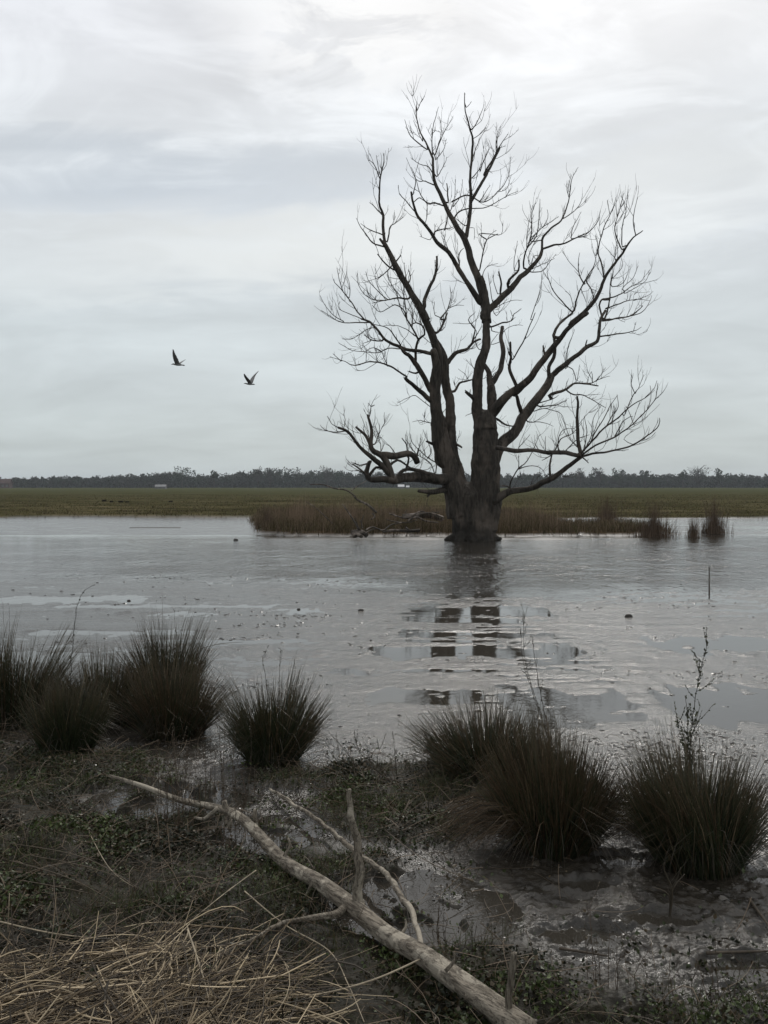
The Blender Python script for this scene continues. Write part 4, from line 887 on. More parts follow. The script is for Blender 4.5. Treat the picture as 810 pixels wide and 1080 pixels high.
# ------------------------------------------------------------------ straw, moss and litter (uncountable)
def straw():
    rs = np.random.default_rng(21); n = 6500
    px = rs.random(n) * 520 - 60; py = 985 + rs.random(n) ** 0.8 * 190
    top = 1040 - 32 * np.exp(-((px - 200) / 90) ** 2) + 35 * np.clip((px - 300) / 160, 0, 1)
    C = np.zeros((n, 7, 3)); rad = np.zeros((n, 7)); col = np.zeros((n, 3)); keep = np.ones(n, bool)
    t = np.linspace(0, 1, 7)
    for i in range(n):
        if py[i] < top[i] - 18 * rs.random(): keep[i] = False; continue
        if px[i] > 215 and rs.random() < (px[i] - 215) / 150: keep[i] = False; continue
        if float(fbm(px[i] * .012, py[i] * .03, 3)) < -.12 and rs.random() < .8: keep[i] = False; continue
        c = gp(px[i], py[i], 0.0); depth = min((py[i] - top[i]) / 80, 1)
        L = rs.uniform(.07, .40); z = rs.random() ** 1.3 * 0.12 * (0.35 + 0.65 * max(depth, 0)) + .03
        az = rs.normal(R(10), R(28)) if rs.random() < .72 else rs.uniform(0, math.pi)
        el = rs.normal(0.04, 0.12)
        if 140 < px[i] < 290 and rs.random() < .30: az = rs.normal(R(65), R(16)); el = rs.normal(.30, .2); L *= .75; z += .02
        D = np.array([math.cos(az) * math.cos(el), math.sin(az) * math.cos(el), math.sin(el)])
        bend = rs.normal(0, .09, 3) * L; bend[2] *= .5
        p = np.array([c.x, c.y, float(hgt(c.x, c.y)) * .5 + z])
        q = p + (t[:, None] - .5) * D * L + bend * (t[:, None] * (1 - t[:, None]) * 4)
        if rs.random() < .2: q[4:] += np.cumsum(np.tile(rs.normal(0, .02, 3), (3, 1)), 0)
        q[:, 2] = np.maximum(q[:, 2], .012)
        C[i] = q; rad[i] = (rs.uniform(.0016, .0036) if rs.random() < .35 else rs.uniform(.0008, .0018)) * np.array([1, 1, 1, .97, .9, .8, .6])
        k = rs.random(); base = np.array([.52, .42, .28]) if k < .08 else np.array([.38, .30, .19]) if k < .24 else np.array([.15, .11, .065]) if k < .58 else np.array([.045, .034, .022])
        col[i] = base * rs.uniform(.6, 1.25)
    m = MB(); m.tubes(C[keep], rad[keep], 4, col[keep])
    tag(m.build('dry_straw', M_STRAW), 'tangled heap of pale dry reed straw in the lower left corner', 'straw', kind='stuff')
straw()
def leaf_quads(P0, D, S, col, wr=0.35, rs=None):
    n = len(P0); D = D / (np.linalg.norm(D, axis=1, keepdims=True) + 1e-9)
    A = np.cross(D, rs.standard_normal((n, 3))); A /= np.linalg.norm(A, axis=1, keepdims=True) + 1e-9
    B = np.cross(D, A); S = S[:, None]
    V = np.stack([P0, P0 + D * S * .45 - A * S * wr + B * S * .1, P0 + D * S, P0 + D * S * .45 + A * S * wr + B * S * .1], 1).reshape(-1, 3)
    Q = np.arange(4 * n).reshape(n, 4)
    return V, Q, np.repeat(col, 4, 0)
def cover():
    rs = np.random.default_rng(33); n = 420000
    x = rs.uniform(-3.2, 3.2, n); y = rs.uniform(2.3, 6.3, n)
    bk, pd = bankmask(x, y); cl = fbm(x * 2.3, y * 2.3, 4); h = hgt(x, y)
    right = sst(x, 0.75, 1.05) * (1 - sst(y, 2.95, 3.2)) * (fbm(x * 2 + 4, y * 2, 3) > 0.05)
    dens = .75 * np.clip(bk * (0.50 + 1.6 * cl), 0, 1) * (1 - sst(y, 5.3, 5.8)) + 0.05 * (x < 0.4) * (y < 5.7) * (cl > -0.1) + 0.30 * right + 0.008 * (y < 5) + .03 * (x > .3) * (y < 4.6) * (cl > .2)
    dens = np.where(pd > .4, dens * .3 + .02, dens)
    k = (rs.random(n) < dens) & (h > -0.012) & (np.abs(x) < 0.5 * y + .5)
    x, y, h, cl = x[k], y[k], h[k], cl[k]; n = len(x)
    P0 = np.stack([x, y, np.maximum(h, 0) + rs.random(n) ** 2 * .035 * (0.4 + cl.clip(0, 1) * 2)], 1)
    D = rs.standard_normal((n, 3)); D[:, 2] = np.abs(D[:, 2]) * .7
    S = rs.uniform(.006, .019, n) * (1 + .4 * (cl > .15))
    g = np.array([.052, .070, .020]); d = np.array([.016, .019, .008]); b = np.array([.050, .036, .018])
    m = rs.random(n)[:, None]; gz = (fbm(x * 1.7 + 8, y * 1.7, 3)[:, None] * 2 + .5).clip(0, 1)
    col = (g * gz + d * (1 - gz)) * (.5 + .9 * m); col = np.where(rs.random(n)[:, None] < .28, b * (.5 + m), col)
    V, Q, c = leaf_quads(P0, D, S, col, .38, rs)
    tag(build('ground_cover', V, Q, None, M_LEAF, None, False, c), 'dark green creeping plants and dead leaves covering the muddy bank', 'ground cover', kind='stuff')
    n = 95000; x = rs.uniform(-3, 1.6, n); y = rs.uniform(2.4, 5.9, n); bk, pd = bankmask(x, y); cl = fbm(x * 1.9 + 6, y * 1.9, 4)
    k = (rs.random(n) < bk * np.clip(.22 + 1.6 * cl, 0, 1)) & (np.abs(x) < .5 * y + .4); x, y, cl = x[k], y[k], cl[k]; n = len(x)
    hh = rs.uniform(.02, .075, n) * (1 + cl.clip(0, 1)); m = rs.random((n, 1)); col = np.array([.044, .056, .017]) * (.4 + 1.1 * m); col = np.where(rs.random((n, 1)) < .35, np.array([.075, .055, .028]) * (.4 + m), col)
    blades('bank_grass', x, y, hh, rs.uniform(.0009, .0017, n), col, .9, rs, M_BLADE, 'short tangled olive grass on the muddy bank', 'grass', K=4)
    # thin dead stems lying and leaning everywhere on the bank
    n = 11000; x = rs.uniform(-3, 2.6, n); y = rs.uniform(2.4, 5.9, n); bk, pd = bankmask(x, y); cl = fbm(x * 1.5 + 2, y * 1.5, 3)
    k = (rs.random(n) < (bk * (.55 + cl) + .10 * (x < .5) + .045)) & (np.abs(x) < .5 * y + .4); x, y = x[k], y[k]; n = len(x)
    t = np.linspace(0, 1, 5)[None, :, None]; az = rs.uniform(0, 2 * math.pi, n); el = np.abs(rs.normal(.1, .3, n)); L = rs.uniform(.04, .26, n)
    D = np.stack([np.cos(az) * np.cos(el), np.sin(az) * np.cos(el), np.sin(el)], 1); P0 = np.stack([x, y, hgt(x, y).clip(0) + .008], 1)
    C = P0[:, None] + D[:, None] * L[:, None, None] * t + rs.normal(0, .02, (n, 1, 3)) * (t * (1 - t) * 4) * L[:, None, None] * 5
    C[..., 2] = np.maximum(C[..., 2], .004)
    col = np.array([.085, .062, .040])[None] * rs.uniform(.35, 1.8, (n, 1))
    m = MB(); m.tubes(C, np.full((n, 5), .0012) * rs.uniform(.6, 1.5, (n, 1)), 3, col)
    tag(m.build('dead_stem_litter', M_STRAW), 'litter of thin brown dead stems lying on the muddy bank', 'litter', kind='stuff')
def clods():
    rs = np.random.default_rng(5); m = MB()
    base = np.array([(1,0,0),(.5,.87,0),(-.5,.87,0),(-1,0,0),(-.5,-.87,0),(.5,-.87,0),(.45,0,.75),(-.2,.4,.8),(-.25,-.35,.7)])
    T = np.array([(6,7,8),(0,1,6),(1,7,6),(1,2,7),(2,3,7),(3,8,7),(3,4,8),(4,5,8),(5,6,8),(5,0,6)])
    def lay(x, y, s, ex, colr):
        n = len(x); h = hgt(x, y); a = rs.normal(0, .3, n)
        V = base[None] * rs.uniform(.6, 1.4, (n, 9, 3)) * s[:, None, None] * np.array([ex, 1.0, .8]); X = V[..., 0] * np.cos(a)[:, None] - V[..., 1] * np.sin(a)[:, None]; Y = V[..., 0] * np.sin(a)[:, None] + V[..., 1] * np.cos(a)[:, None]
        V[..., 0] = X + x[:, None]; V[..., 1] = Y + y[:, None]; V[..., 2] += (np.maximum(h, -.003) - .15 * s)[:, None]
        m.add(V.reshape(-1, 3), None, (T[None] + np.arange(n)[:, None, None] * 9).reshape(-1, 3), np.repeat(np.array([colr]) * rs.uniform(.5, 1.5, (n, 1)), 9, 0))
    n = 60000; px = rs.random(n) * 850 - 20; py = 598 + rs.random(n) * 230
    y = H * F / (py - 512); x = (px - 405) / F * y; g = fbm(x * .35, y * 1.1, 4) + .5 * fbm(x * 1.6 + 3, y * 4, 3)
    pool = hgt(x, y) < -.006
    k = (rs.random(n) < np.clip(.008 + .6 * (g - .2), .005, .35)) & ~pool & (y < 17.5); x, y = x[k], y[k]
    lay(x, y, rs.uniform(.003, .009, len(x)) * (.6 + .09 * y) * 1.0, 2.4, (.018, .015, .011))
    n = 22000; x = rs.uniform(-.3, 2.6, n); y = rs.uniform(2.6, 6.0, n); g = fbm(x * 2.2, y * 3.4, 4)
    k = (rs.random(n) < (1 - .75 * sst(y, 4.0, 4.8)) * np.clip(.12 + 1.2 * g, .01, .8)) & (x > .25 - .0 * y) & (np.abs(x) < .48 * y + .2); x, y = x[k], y[k]
    lay(x, y, rs.uniform(.002, .008, len(x)) * (1 + 1.3 * (rs.random(len(x)) < .05)), 1.5, (.030, .025, .018))
    n = 9000; x = rs.uniform(-2.6, .4, n); y = rs.uniform(3.6, 6.0, n); g = fbm(x * 2.2, y * 3.4, 4)
    k = rs.random(n) < np.clip(.03 + .7 * g, .01, .6); x, y = x[k], y[k]
    lay(x, y, rs.uniform(.003, .010, len(x)), 1.6, (.030, .025, .019))
    tag(m.build('mud_clods', M_MUD, None, False), 'small clods and crumbs of wet mud scattered over the mudflat', 'mud clods', kind='stuff')
clods()

# ------------------------------------------------------------------ island reeds, meadow grass
def blades(name, x, y, hh, w, col, lean, rs, mat, label, cat, kind='stuff', K=4, loc=None, group=None):
    n = len(x); z = hgt(x, y); t = np.linspace(0, 1, K)
    C = np.zeros((n, K, 3)); ang = rs.random(n) * 6.28; l = np.abs(rs.normal(0, lean, n)) * hh
    C[..., 0] = x[:, None] + (np.cos(ang) * l)[:, None] * t ** 1.6; C[..., 1] = y[:, None] + (np.sin(ang) * l)[:, None] * t ** 1.6
    C[..., 2] = z[:, None] - .01 + hh[:, None] * t
    rad = w[:, None] * np.linspace(1, .25, K)[None]
    m = MB(); m.tubes(C, rad, 3, col)
    b = None
    if loc is not None: b = Vector((loc[0], loc[1], float(hgt(loc[0], loc[1]))))
    o = m.build(name, mat, None, True, b)
    if b is not None: o.location = b
    return tag(o, label, cat, group, kind)
def island():
    rs = np.random.default_rng(8)
    n = 60000; x = rs.uniform(-7, 12, n); y = rs.uniform(28.5, 48, n); isl, mead = masks(x, y); cl = fbm(x * .7, y * .7, 3)
    k = rs.random(n) < isl * np.clip(.7 + cl * 1.2, .15, 1); x, y, cl = x[k], y[k], cl[k]; n = len(x)
    hh = rs.uniform(.12, .34, n) * (1 + .9 * cl.clip(0, 1)); m = rs.random((n, 1))
    col = np.array([.118, .09, .057]) * (.4 + 1.1 * m); col = np.where(rs.random((n, 1)) < .3, np.array([.062, .056, .027]) * (.6 + m), col)
    blades('brown_grass', x, y, hh, rs.uniform(.006, .014, n), col, .5, rs, M_DRYBLADE, 'low brown grass covering the island round the dead tree', 'grass')
    n = 34000; x = rs.uniform(-7, 11.5, n); y = rs.uniform(28.8, 46, n); isl, mead = masks(x, y); cl = fbm(x * .9 + 7, y * .35, 3)
    k = rs.random(n) < isl * np.clip(.25 + cl * 2.2, .05, 1) * np.where(x < -1.2, 1.0, .8) * (.35 + .65 * sst(y, 29, 36)); x, y, cl = x[k], y[k], cl[k]; n = len(x)
    hh = (.35 + .85 * rs.random(n) ** 1.5) * (.85 + .6 * cl.clip(-.5, 1)) * (.55 + .45 * sst(x / y, -.15, -.10)); m = rs.random((n, 1))
    col = np.array([.20, .145, .10]) * (.5 + .9 * m)
    blades('reed_bed', x, y, hh, rs.uniform(.0022, .0042, n), col, .16, rs, M_DRYBLADE, 'thin reddish brown reeds standing all over the island', 'reeds')
    def clump(px, py, wpx, hpx, n, label, s):
        r = np.random.default_rng(s); c = gp(px, py); d = c.y; wd = wpx * d / F / 2; Hh = hpx * d / F
        a = r.random(n) * 6.28; q = np.abs(r.normal(0, .62, n)); x = c.x + np.cos(a) * q * wd; y = d + np.sin(a) * q * wd * .8
        n_ = n; tall = r.random(n) < .22; hh = np.where(tall, r.uniform(.55, 1.05, n), r.uniform(.15, .5, n)) * Hh * np.exp(-.2 * q ** 2)
        col = np.array([.12, .088, .063]) * r.uniform(.5, 1.5, (n, 1))
        blades('reed_clump', x, y, hh, r.uniform(.003, .007, n), col, 0.2, r, M_DRYBLADE, label, 'reeds', None, loc=(c.x, d), group='reed clumps in the shallows')
    clump(690, 566, 34, 40, 1100, 'broad reed clump at the water line, leftmost of the three on the right', 1)
    clump(731, 567, 15, 30, 420, 'narrow reed clump between the two broad ones on the right', 2)
    clump(753, 563, 26, 42, 900, 'reed clump nearest the right edge, its reeds fanning upwards', 3)
    clump(283, 560, 14, 28, 420, 'small reed clump at the far left tip of the island', 4)
    clump(272, 558, 8, 16, 160, 'tiny dark reed tuft just off the left tip of the island', 5)
    clump(640, 556, 30, 34, 900, 'reed clump on the island shore, right of the low limb of the dead tree', 6)
island()
cover()
def meadow():
    rs = np.random.default_rng(12)
    n = 60000; y = 43 + rs.random(n) ** 2.2 * 110; x = (rs.random(n) * 2 - 1) * (.47 * y + 4); isl, mead = masks(x, y); cl = fbm(x * .35, y * .5, 4)
    k = rs.random(n) < mead * np.clip(.55 + cl * 1.6, .04, 1); x, y, cl = x[k], y[k], cl[k]; n = len(x)
    hh = rs.uniform(.03, .10, n) * (1 + 1.6 * cl.clip(0, 1)) ; m = rs.random((n, 1))
    col = np.array([.060, .055, .026]) * (.5 + 1.1 * m); col = np.where(rs.random((n, 1)) < .33, np.array([.11, .085, .052]) * (.5 + .8 * m), col)
    blades('meadow_grass', x, y, hh, .010 + y * .00025, col, .6, rs, M_DRYBLADE, 'rough green and brown grass of the flat meadow beyond the water', 'grass', K=3)
    # a few darker tussocks out on the grass
    for i, (px, py, w, h, lb) in enumerate([(110, 528.5, 4, 2.2, 'small dark tussock on the left meadow, leftmost of its row'), (117.5, 529.5, 3, 2, 'small dark tussock on the left meadow, second of its row'), (127.5, 529.5, 4.5, 2.4, 'small dark tussock on the left meadow, darkest of its row'), (134, 529.5, 4, 2, 'small dark tussock on the left meadow, right end of its row'), (180, 529, 4, 2, 'small dark tussock alone on the left meadow, below the pale shed')]):
        r = np.random.default_rng(i); c = gp(px, py, .15); c.y = c.y; nn = 160; wd = w * c.y / F / 2
        a = r.random(nn) * 6.28; q = np.sqrt(r.random(nn))
        blades('grass_tussock', c.x + np.cos(a) * q * wd, c.y + np.sin(a) * q * wd, r.uniform(.5, 1, nn) * h * c.y / F, np.full(nn, .03), np.array([.02, .018, .012]) * r.uniform(.7, 1.3, (nn, 1)), .4, r, M_DRYBLADE, lb, 'tussock', None, K=3, loc=(c.x, c.y), group='dark tussocks on the left meadow')
meadow()

# ------------------------------------------------------------------ driftwood by the island
def driftwood():
    def piece(name, items, label, cat='driftwood', d=29.4, mat=M_DRIFT, parts=None):
        b = None; root = None
        for k, (pname, pts, w0, w1, dd) in enumerate(items):
            ip = [(340 + x / 6.23, 495 + y / 6.23) for x, y in pts]; P3 = [tuple(P(x, y, d + dd * i / (len(ip) - 1))) for i, (x, y) in enumerate(ip)]
            if root is None: b = Vector(P3[0]); b.z = max(0, b.z - .1); root = empty(name, b, label, cat)
            rr = np.linspace(w0, w1, len(P3)) / 6.23 * d / F / 2
            m = MB(); pp, r2 = resample(P3, rr, .06); m.tube(pp, r2, 10, .25, seed=k); m.build(pname, mat, root, True, b)
    piece('uprooted_snag', [('stump', [(192,420),(225,412),(260,412),(295,435)], 38, 30, .1), ('stump', [(205,440),(230,430),(262,442)], 30, 24, -.2), ('limb', [(240,400),(215,350),(180,295),(132,228)], 12, 6, .3), ('limb', [(250,400),(235,375),(215,320)], 10, 5, -.2), ('limb', [(262,390),(258,340),(272,300)], 9, 4, .1), ('limb', [(262,390),(255,350),(245,330)], 7, 3, -.1), ('limb', [(285,400),(330,380),(400,400),(450,365),(520,350)], 13, 6, .6), ('limb', [(280,420),(320,400),(360,385)], 10, 6, .2), ('root', [(240,420),(200,440)], 12, 6, -.3)],
          'grey uprooted snag with bristling dead limbs at the island water edge', 'snag', 28.9)
    piece('arched_branch', [('main_stem', [(355,285),(300,235),(230,200),(200,165),(150,135),(80,125),(0,100),(-80,100)], 16, 6, 1.2), ('twig', [(190,140),(230,110),(290,75)], 7, 3, .3), ('twig', [(330,290),(345,310),(320,330)], 12, 6, -.2), ('twig', [(210,180),(225,195),(215,170)], 8, 4, 0)],
          'long arched dead branch reaching left out of the brown reeds', 'branch', 30.2)
    piece('leaning_branch', [('main_stem', [(70,360),(20,310),(-60,240),(-110,215)], 7, 3, .5)], 'thin pale branch leaning in the reeds near the left tip of the island', 'branch', 31.0)
    piece('fallen_tree', [('main_stem', [(530,310),(600,305),(660,300),(720,305),(790,325)], 34, 40, .3), ('limb', [(640,300),(690,288),(740,295),(800,320)], 16, 8, -.3), ('limb', [(540,320),(500,310),(440,290)], 14, 6, .2), ('limb', [(560,340),(620,315),(680,340),(760,350)], 16, 10, -.4), ('limb', [(600,300),(650,275),(700,290),(770,280)], 10, 5, .4), ('limb', [(620,330),(560,350),(480,345),(420,330)], 12, 5, -.3), ('limb', [(700,310),(720,280),(760,285)], 8, 4, .1), ('twig', [(560,305),(545,280),(560,265)], 5, 3, .1), ('twig', [(480,320),(470,290),(450,280)], 5, 3, .1)],
          'thick dead trunk lying in the grass just left of the dead tree', 'trunk', 31.5)
    piece('drift_log', [('main_stem', [(395,410),(470,400),(560,405),(640,400)], 14, 20, .1), ('stub', [(550,385),(575,402)], 14, 9, -.1)], 'low grey log at the island edge between the snag and the dead tree', 'log', 29.6)
driftwood()
def stones():
    for i, (px, py, w, lb) in enumerate([(248.5, 570, 5, 'small dark clod with a lump on it, alone in the water left of the island'), (136, 631 + 3, 4, 'dark clod on the mudflat far left'), (315, 643, 4, 'dark round clod out on the mudflat centre left'), (663, 651, 9, 'flat dark clod on the right mudflat'), (307.5, 562, 4, 'dark lump off the left tip of the island'), (421, 755, 4, 'dark clod left of the spreading tussock'), (381, 645, 7, 'dark ragged lump near the tree reflection'), (391, 676, 3.5, 'narrow dark lump standing below the ragged one')]):
        c = gp(px, py); r = w * c.y / F / 2; rs = np.random.default_rng(i); m = MB()
        th = np.linspace(0, 2 * math.pi, 13)[:-1]; V = [(c.x, c.y, r * .75)]
        for e, zz in ((.45, .65), (.8, .38), (1.0, 0.0), (1.02, -.2)):
            k = 1 + .25 * perlin(np.cos(th) * 1.5 + i * 3, np.sin(th) * 1.5 + e)
            V += [(c.x + math.cos(a) * r * e * q, c.y + math.sin(a) * r * .6 * e * q, r * zz * (1 + .3 * rs.random())) for a, q in zip(th, k)]
        Q = [(1 + a * 12 + j, 1 + a * 12 + (j + 1) % 12, 1 + (a + 1) * 12 + (j + 1) % 12, 1 + (a + 1) * 12 + j) for a in range(3) for j in range(12)]
        T = [(0, 1 + (j + 1) % 12, 1 + j) for j in range(12)]
        m.add(V, Q, T, (.025, .021, .017)); o = m.build('mud_clod', M_STRAW, None, True, c); o.location = c; tag(o, lb, 'mud clod', 'larger clods lying in the water and on the mud')
stones()

# ------------------------------------------------------------------ gulls
M_GULL = mat_plain('grey plumage', (0.16, 0.155, 0.15), .7, .2); M_WING = mat_plain('dark wing', (0.12, 0.118, 0.115), .7, .2)
def gull(d, ox, oy, body, wings, label, seed):
    """pixel outlines are read at the enlargement factor 6.23 of the photo corner (160, 350)"""
    def q(p, dd=0): return np.array(P(160 + p[0] / 6.23, 350 + p[1] / 6.23, d + dd))
    pts = [q(p) for p, _ in body]; rr = [w / 6.23 * d / F / 2 for _, w in body]
    pp, r2 = resample(pts, rr, .02); m = MB(); m.tube(pp, r2, 10, 0)
    b = Vector(tuple(pp[len(pp) // 2])); root = empty('gull', b, label, 'bird', 'two gulls flying over the water')
    for side, line in wings:
        # spine of the wing with a chord, thickness tapering to the tip; rooted inside the body
        c = [(q(p, dd), w * 1.25 / 6.23 * d / F) for p, w, dd in line]
        cp, cw = resample([a for a, _ in c], [w for _, w in c], .025); n = len(cp)
        T = np.gradient(cp, axis=0); T /= np.linalg.norm(T, axis=1, keepdims=True); fw = np.array([-1.0, 0.15 * side, 0.0])
        A = fw - T * (T @ fw)[:, None]; A /= np.linalg.norm(A, axis=1, keepdims=True); B = np.cross(T, A)
        th = np.linspace(0, 2 * math.pi, 11)[:-1]; V = []
        for k in range(n):
            tk = max(.012 * (1 - k / n), .004)
            for a in th: V.append(cp[k] + A[k] * math.cos(a) * cw[k] / 2 + B[k] * math.sin(a) * tk * (1.3 + math.cos(a)))
        i = np.arange(n - 1)[:, None] * 10; j = np.arange(10)[None]; Q = np.stack([i + j, i + (j + 1) % 10, i + 10 + (j + 1) % 10, i + 10 + j], -1).reshape(-1, 4)
        V.append(cp[0]); V.append(cp[-1]); T_ = [(j, n * 10, (j + 1) % 10) for j in range(10)] + [((n - 1) * 10 + j, (n - 1) * 10 + (j + 1) % 10, n * 10 + 1) for j in range(10)]
        m.add(V, Q, T_)
    o = m.build('body', M_WING, root, True, b)
    rm = o.modifiers.new('weld', 'REMESH'); rm.mode = 'VOXEL'; rm.voxel_size = .008; rm.use_smooth_shade = True
    bk = MB(); h, t = q(body[0][0]), q((body[0][0][0] - 6, body[0][0][1] + 2)); bk.tube([h, (h + t) / 2, t], [.012, .008, .002], 6); bk.build('beak', M_GULL, root, True, b)
gull(33, 0, 0, [((132,214),5),((142,211),9),((152,214),11),((168,216),15),((185,217),13),((200,218),7),((213,220),9),((217,221),4)],
     [(-1, [((170,212),24,0),((160,185),27,-.12),((150,155),22,-.25),((144,130),13,-.33),((140,114),4,-.38)]), (1, [((182,208),20,0),((200,196),13,.3),((215,187),8,.48),((224,182),3,.6)])],
     'left gull in flight with one long wing raised', 1)
gull(31, 0, 0, [((610,339),5),((618,339),8),((628,342),10),((645,343),14),((660,344),9),((672,345),8),((678,345),3)],
     [(-1, [((645,336),20,0),((632,315),22,-.2),((618,295),18,-.4),((608,276),6,-.55)]), (1, [((652,336),24,0),((663,308),22,.22),((680,282),13,.42),((703,257),3,.6)])],
     'right gull in flight with both wings raised in a V', 2)

# ------------------------------------------------------------------ far side: wood, trees, sheds
def crown_mesh(rs, n, rx, rz, z0, leaf, dens_col, bare=False):
    k = 7; cx = rs.normal(0, rx * .42, k); cy = rs.normal(0, rx * .42, k); cz = z0 + rz * rs.uniform(.25, .95, k); cr = rx * rs.uniform(.28, .55, k)
    w = rs.integers(0, k, n); v = rs.standard_normal((n, 3)); v /= np.linalg.norm(v, axis=1, keepdims=True); q = rs.random(n) ** .4
    P0 = np.stack([cx[w], cy[w], cz[w]], 1) + v * (cr[w] * q)[:, None] * np.array([1, 1, .9 * min(rz / rx / 1.5, 1.2)])
    P0[:, 2] = np.maximum(P0[:, 2], .3)
    D = v + .6 * rs.standard_normal((n, 3)); S = leaf * rs.uniform(.5, 1.3, n)
    col = dens_col * rs.uniform(.6, 1.4, (n, 1))
    return leaf_quads(P0, D, S, col, .4 if not bare else .06, rs)
def wood_belt():
    rs = np.random.default_rng(55); V, Q, C = [], [], []; nn = 0
    # rows of close-standing trees: their heights follow the photo's skyline
    xs_px = [-200, 0, 40, 90, 120, 150, 190, 205, 240, 270, 300, 340, 370, 420, 470, 540, 600, 650, 700, 730, 760, 810, 1000]
    hs_px = [8, 8, 9.5, 10, 11, 13, 15, 11, 13.5, 17, 17, 17, 16, 14, 13, 12, 13.5, 13, 12.5, 12, 12, 11.5, 11]
    for row, (d, ntree) in enumerate([(640, 240), (610, 240), (585, 200)]):
        for i in range(ntree):
            px = -160 + (i + rs.random()) / ntree * 1130; h = np.interp(px, xs_px, hs_px) * d / F * rs.uniform(.66, 1.12) * (1 - .05 * row) * 1.03; h = max(h, 3) + 0.9
            x = (px - 405) / F * d; rx = rs.uniform(2.6, 4.4) * (.6 + h / 22)
            n = 170; g = rs.random()
            col = np.array([.026, .040, .024]) * (1 - g) + np.array([.040, .040, .030]) * g
            v, q, c = crown_mesh(rs, n, rx, h * .62, h * .30, 1.15, col)
            # undergrowth down to the ground
            u = 100; p = np.stack([rs.normal(0, rx * .8, u), rs.normal(0, rx * .6, u), rs.random(u) * h * .45], 1)
            v2, q2, c2 = leaf_quads(p, rs.standard_normal((u, 3)), rs.uniform(.9, 1.9, u), np.tile(col * .8, (u, 1)), .4, rs)
            for a, b_, c_ in ((v, q, c), (v2, q2, c2)):
                a = a + np.array([x, d + rs.normal(0, 6) * 0, .2]); V.append(a); Q.append(b_ + nn); C.append(c_); nn += len(a)
    tag(build('far_wood', np.concatenate(V), np.concatenate(Q), None, M_FOL, None, False, np.concatenate(C)), 'dark belt of woodland closing the horizon beyond the meadow', 'woodland', kind='stuff')
wood_belt()
def far_tree(px, hpx, wpx, bare, label, seed, d=560):
    rs = np.random.default_rng(seed); x = (px - 405) / F * d; Hh = hpx * d / F * 1.22; rx = wpx * d / F / 2
    root = empty('far_tree', (x, d, .2), label, 'tree', 'separate trees standing out of the far wood')
    m = MB(); m.tube([(0, 0, -.3), (.1, 0, Hh * .3), (0, .1, Hh * .55), (.2, 0, Hh * .8)], [.35, .3, .22, .08], 7, .1, col=(.045, .038, .03)); m.build('trunk', M_FOL, root)
    c = MB()
    if bare:
        B = []; 
        for _ in range(90):
            a = rs.random() * 6.28; z = Hh * rs.uniform(.25, .75); e = rs.uniform(.4, 1.1); L = rx * rs.uniform(.4, 1.05)
            t = np.linspace(0, 1, 5)[:, None]; B.append(np.array([0, 0, z]) + t * L * np.array([math.cos(a), math.sin(a), math.tan(e) * .6]) + rs.normal(0, .12, (5, 3)) * t)
        B = np.array(B); B[..., 2] = np.minimum(B[..., 2], Hh * 1.02); c.tubes(B, np.tile(np.linspace(.13, .05, 5), (len(B), 1)), 3, np.tile(np.array([.05, .045, .04]), (len(B), 1)))
        v, q, k = crown_mesh(rs, 260, rx, Hh * .65, Hh * .3, .8, np.array([.05, .047, .038]), False); c.add(v, q, None, k)
    else:
        v, q, k = crown_mesh(rs, 420, rx, Hh * .62, Hh * .3, 1.0, np.array([.032, .042, .025])); c.add(v, q, None, k)
    c.build('crown', M_FOL, root, False)
for i, (px, h, w, b, lb) in enumerate([
    (736, 19, 24, True, 'broad bare-crowned tree, tallest on the right horizon'), (757, 16, 12, False, 'rounded tree just right of the tallest one on the right horizon'),
    (720, 14.5, 10, False, 'small tree just left of the tallest one on the right horizon'), (653, 16.5, 15, False, 'dark dome-shaped tree right of the dead tree'), (632, 17.5, 14, True, 'feathery bare tree beside the dark dome-shaped one'),
    (612, 16.5, 12, True, 'feathery bare tree nearest the dead tree on the right'), (680, 15.5, 9, False, 'small pointed tree between the dark dome and the tallest right tree'), (192, 17.5, 22, False, 'broad green tree standing tallest on the left horizon'),
    (272, 19, 11, True, 'slender bare tree on the left horizon, left one of two'), (285, 19, 9, True, 'slender bare tree on the left horizon, right one of two'), (345, 19, 13, True, 'bare tree over the wood left of the broken limb'), (226, 16.5, 9, False, 'pointed small tree right of the broad left one')]):
    far_tree(px, h, w, b, lb, 70 + i)
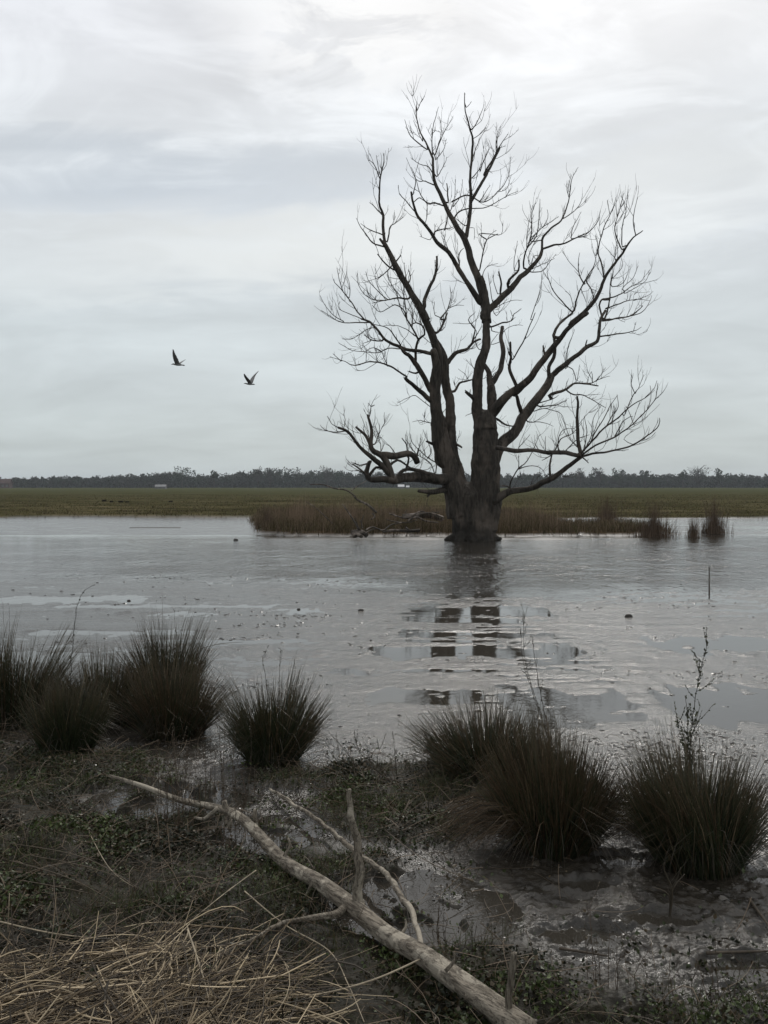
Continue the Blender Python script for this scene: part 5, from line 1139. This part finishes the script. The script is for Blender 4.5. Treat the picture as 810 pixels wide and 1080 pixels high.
def shed(name, px, py, wpx, hpx, d, wc, rc, label, cat, windows=2):
    c = Vector(((px - 405) / F * d, d, .15)); w = wpx * d / F; h = hpx * d / F; dep = w * .7
    root = empty(name, c, label, cat)
    hw, hd, e = w / 2, dep / 2, h * .55
    V = [(-hw,-hd,0),(hw,-hd,0),(hw,hd,0),(-hw,hd,0),(-hw,-hd,e),(hw,-hd,e),(hw,hd,e),(-hw,hd,e),(-hw,0,h*.96),(hw,0,h*.96)]
    Q = [(0,1,5,4),(2,3,7,6),(4,5,9,8),(6,7,8,9)]; T = []
    V5 = V; Qe = [(1,2,6,5),(3,0,4,7)]; T = [(5,6,9),(7,4,8)]
    build('wall', V5, Q[:2] + Qe, T, wc, root, False)
    o = .12 * h; th = .08 * h
    RV = []
    for s in (-1, 1):
        RV += [(-hw - o, s * (hd + o), e - o * .6), (hw + o, s * (hd + o), e - o * .6), (hw + o, 0, h), (-hw - o, 0, h)]
    RV += [(x, y, z + th) for x, y, z in RV]
    build('roof', RV, [(0,1,2,3),(8,9,10,11),(0,1,9,8),(1,2,10,9),(0,3,11,8),(4,5,6,7),(12,13,14,15),(4,5,13,12),(5,6,14,13),(4,7,15,12)], None, rc, root, False)
    for k in range(windows):
        x = -hw + w * (k + .5) / windows; a = w * .09; z = e * .5
        build('window', [(x - a, -hd - .05, z - a), (x + a, -hd - .05, z - a), (x + a, -hd - .05, z + a), (x - a, -hd - .05, z + a), (x - a, -hd + .02, z - a), (x + a, -hd + .02, z - a), (x + a, -hd + .02, z + a), (x - a, -hd + .02, z + a)], [(0,1,2,3),(0,1,5,4),(1,2,6,5),(2,3,7,6),(3,0,4,7)], None, M_WING, root, False)
WALLW = mat_plain('pale wall', (.15, .15, .145), .7, .3, .1, .5); BRICK = mat_plain('brick wall', (.085, .055, .05), .8, .2, .2, .5); ROOFR = mat_plain('red roof', (.075, .048, .044), .8, .2, .2, .5); ROOFG = mat_plain('grey roof', (.16, .16, .16), .6, .3, .1, .5); WHITE = mat_plain('white sheet roof', (.6, .6, .6), .5, .4, .05, .5)
shed('farmhouse', 5, 514, 13, 9, 520, BRICK, ROOFR, 'dull red farmhouse in front of the wood at the left edge', 'house', 3)
shed('field_shed', 170, 514, 11, 4.0, 430, WALLW, ROOFG, 'low pale shed with dark openings in front of the left wood', 'shed', 3)
shed('white_shed', 423, 514, 6, 4.0, 430, WALLW, WHITE, 'tiny bright white shed seen under the broken limb of the dead tree', 'shed', 1)
shed('white_hut', 430, 514, 3, 3.0, 432, WALLW, WHITE, 'tiny white hut just right of the bright white shed', 'shed', 1)

# ------------------------------------------------------------------ thin air between here and the horizon
def haze():
    x0, x1, y0, y1, z0, z1 = -6000, 6000, -60, 6100, -2, 40
    V = [(x0,y0,z0),(x1,y0,z0),(x1,y1,z0),(x0,y1,z0),(x0,y0,z1),(x1,y0,z1),(x1,y1,z1),(x0,y1,z1)]
    m = bpy.data.materials.new('haze'); m.use_nodes = True; nt = m.node_tree; nt.nodes.clear()
    o = nt.nodes.new('ShaderNodeOutputMaterial'); v = nt.nodes.new('ShaderNodeVolumePrincipled')
    v.inputs['Color'].default_value = (.80, .86, .92, 1); v.inputs['Density'].default_value = 0.0002; v.inputs['Anisotropy'].default_value = 0.2
    nt.links.new(v.outputs[0], o.inputs['Volume'])
    tag(build('haze', V, [(0,3,2,1),(4,5,6,7),(0,1,5,4),(1,2,6,5),(2,3,7,6),(3,0,4,7)], None, m, None, False), kind='stuff')
haze()
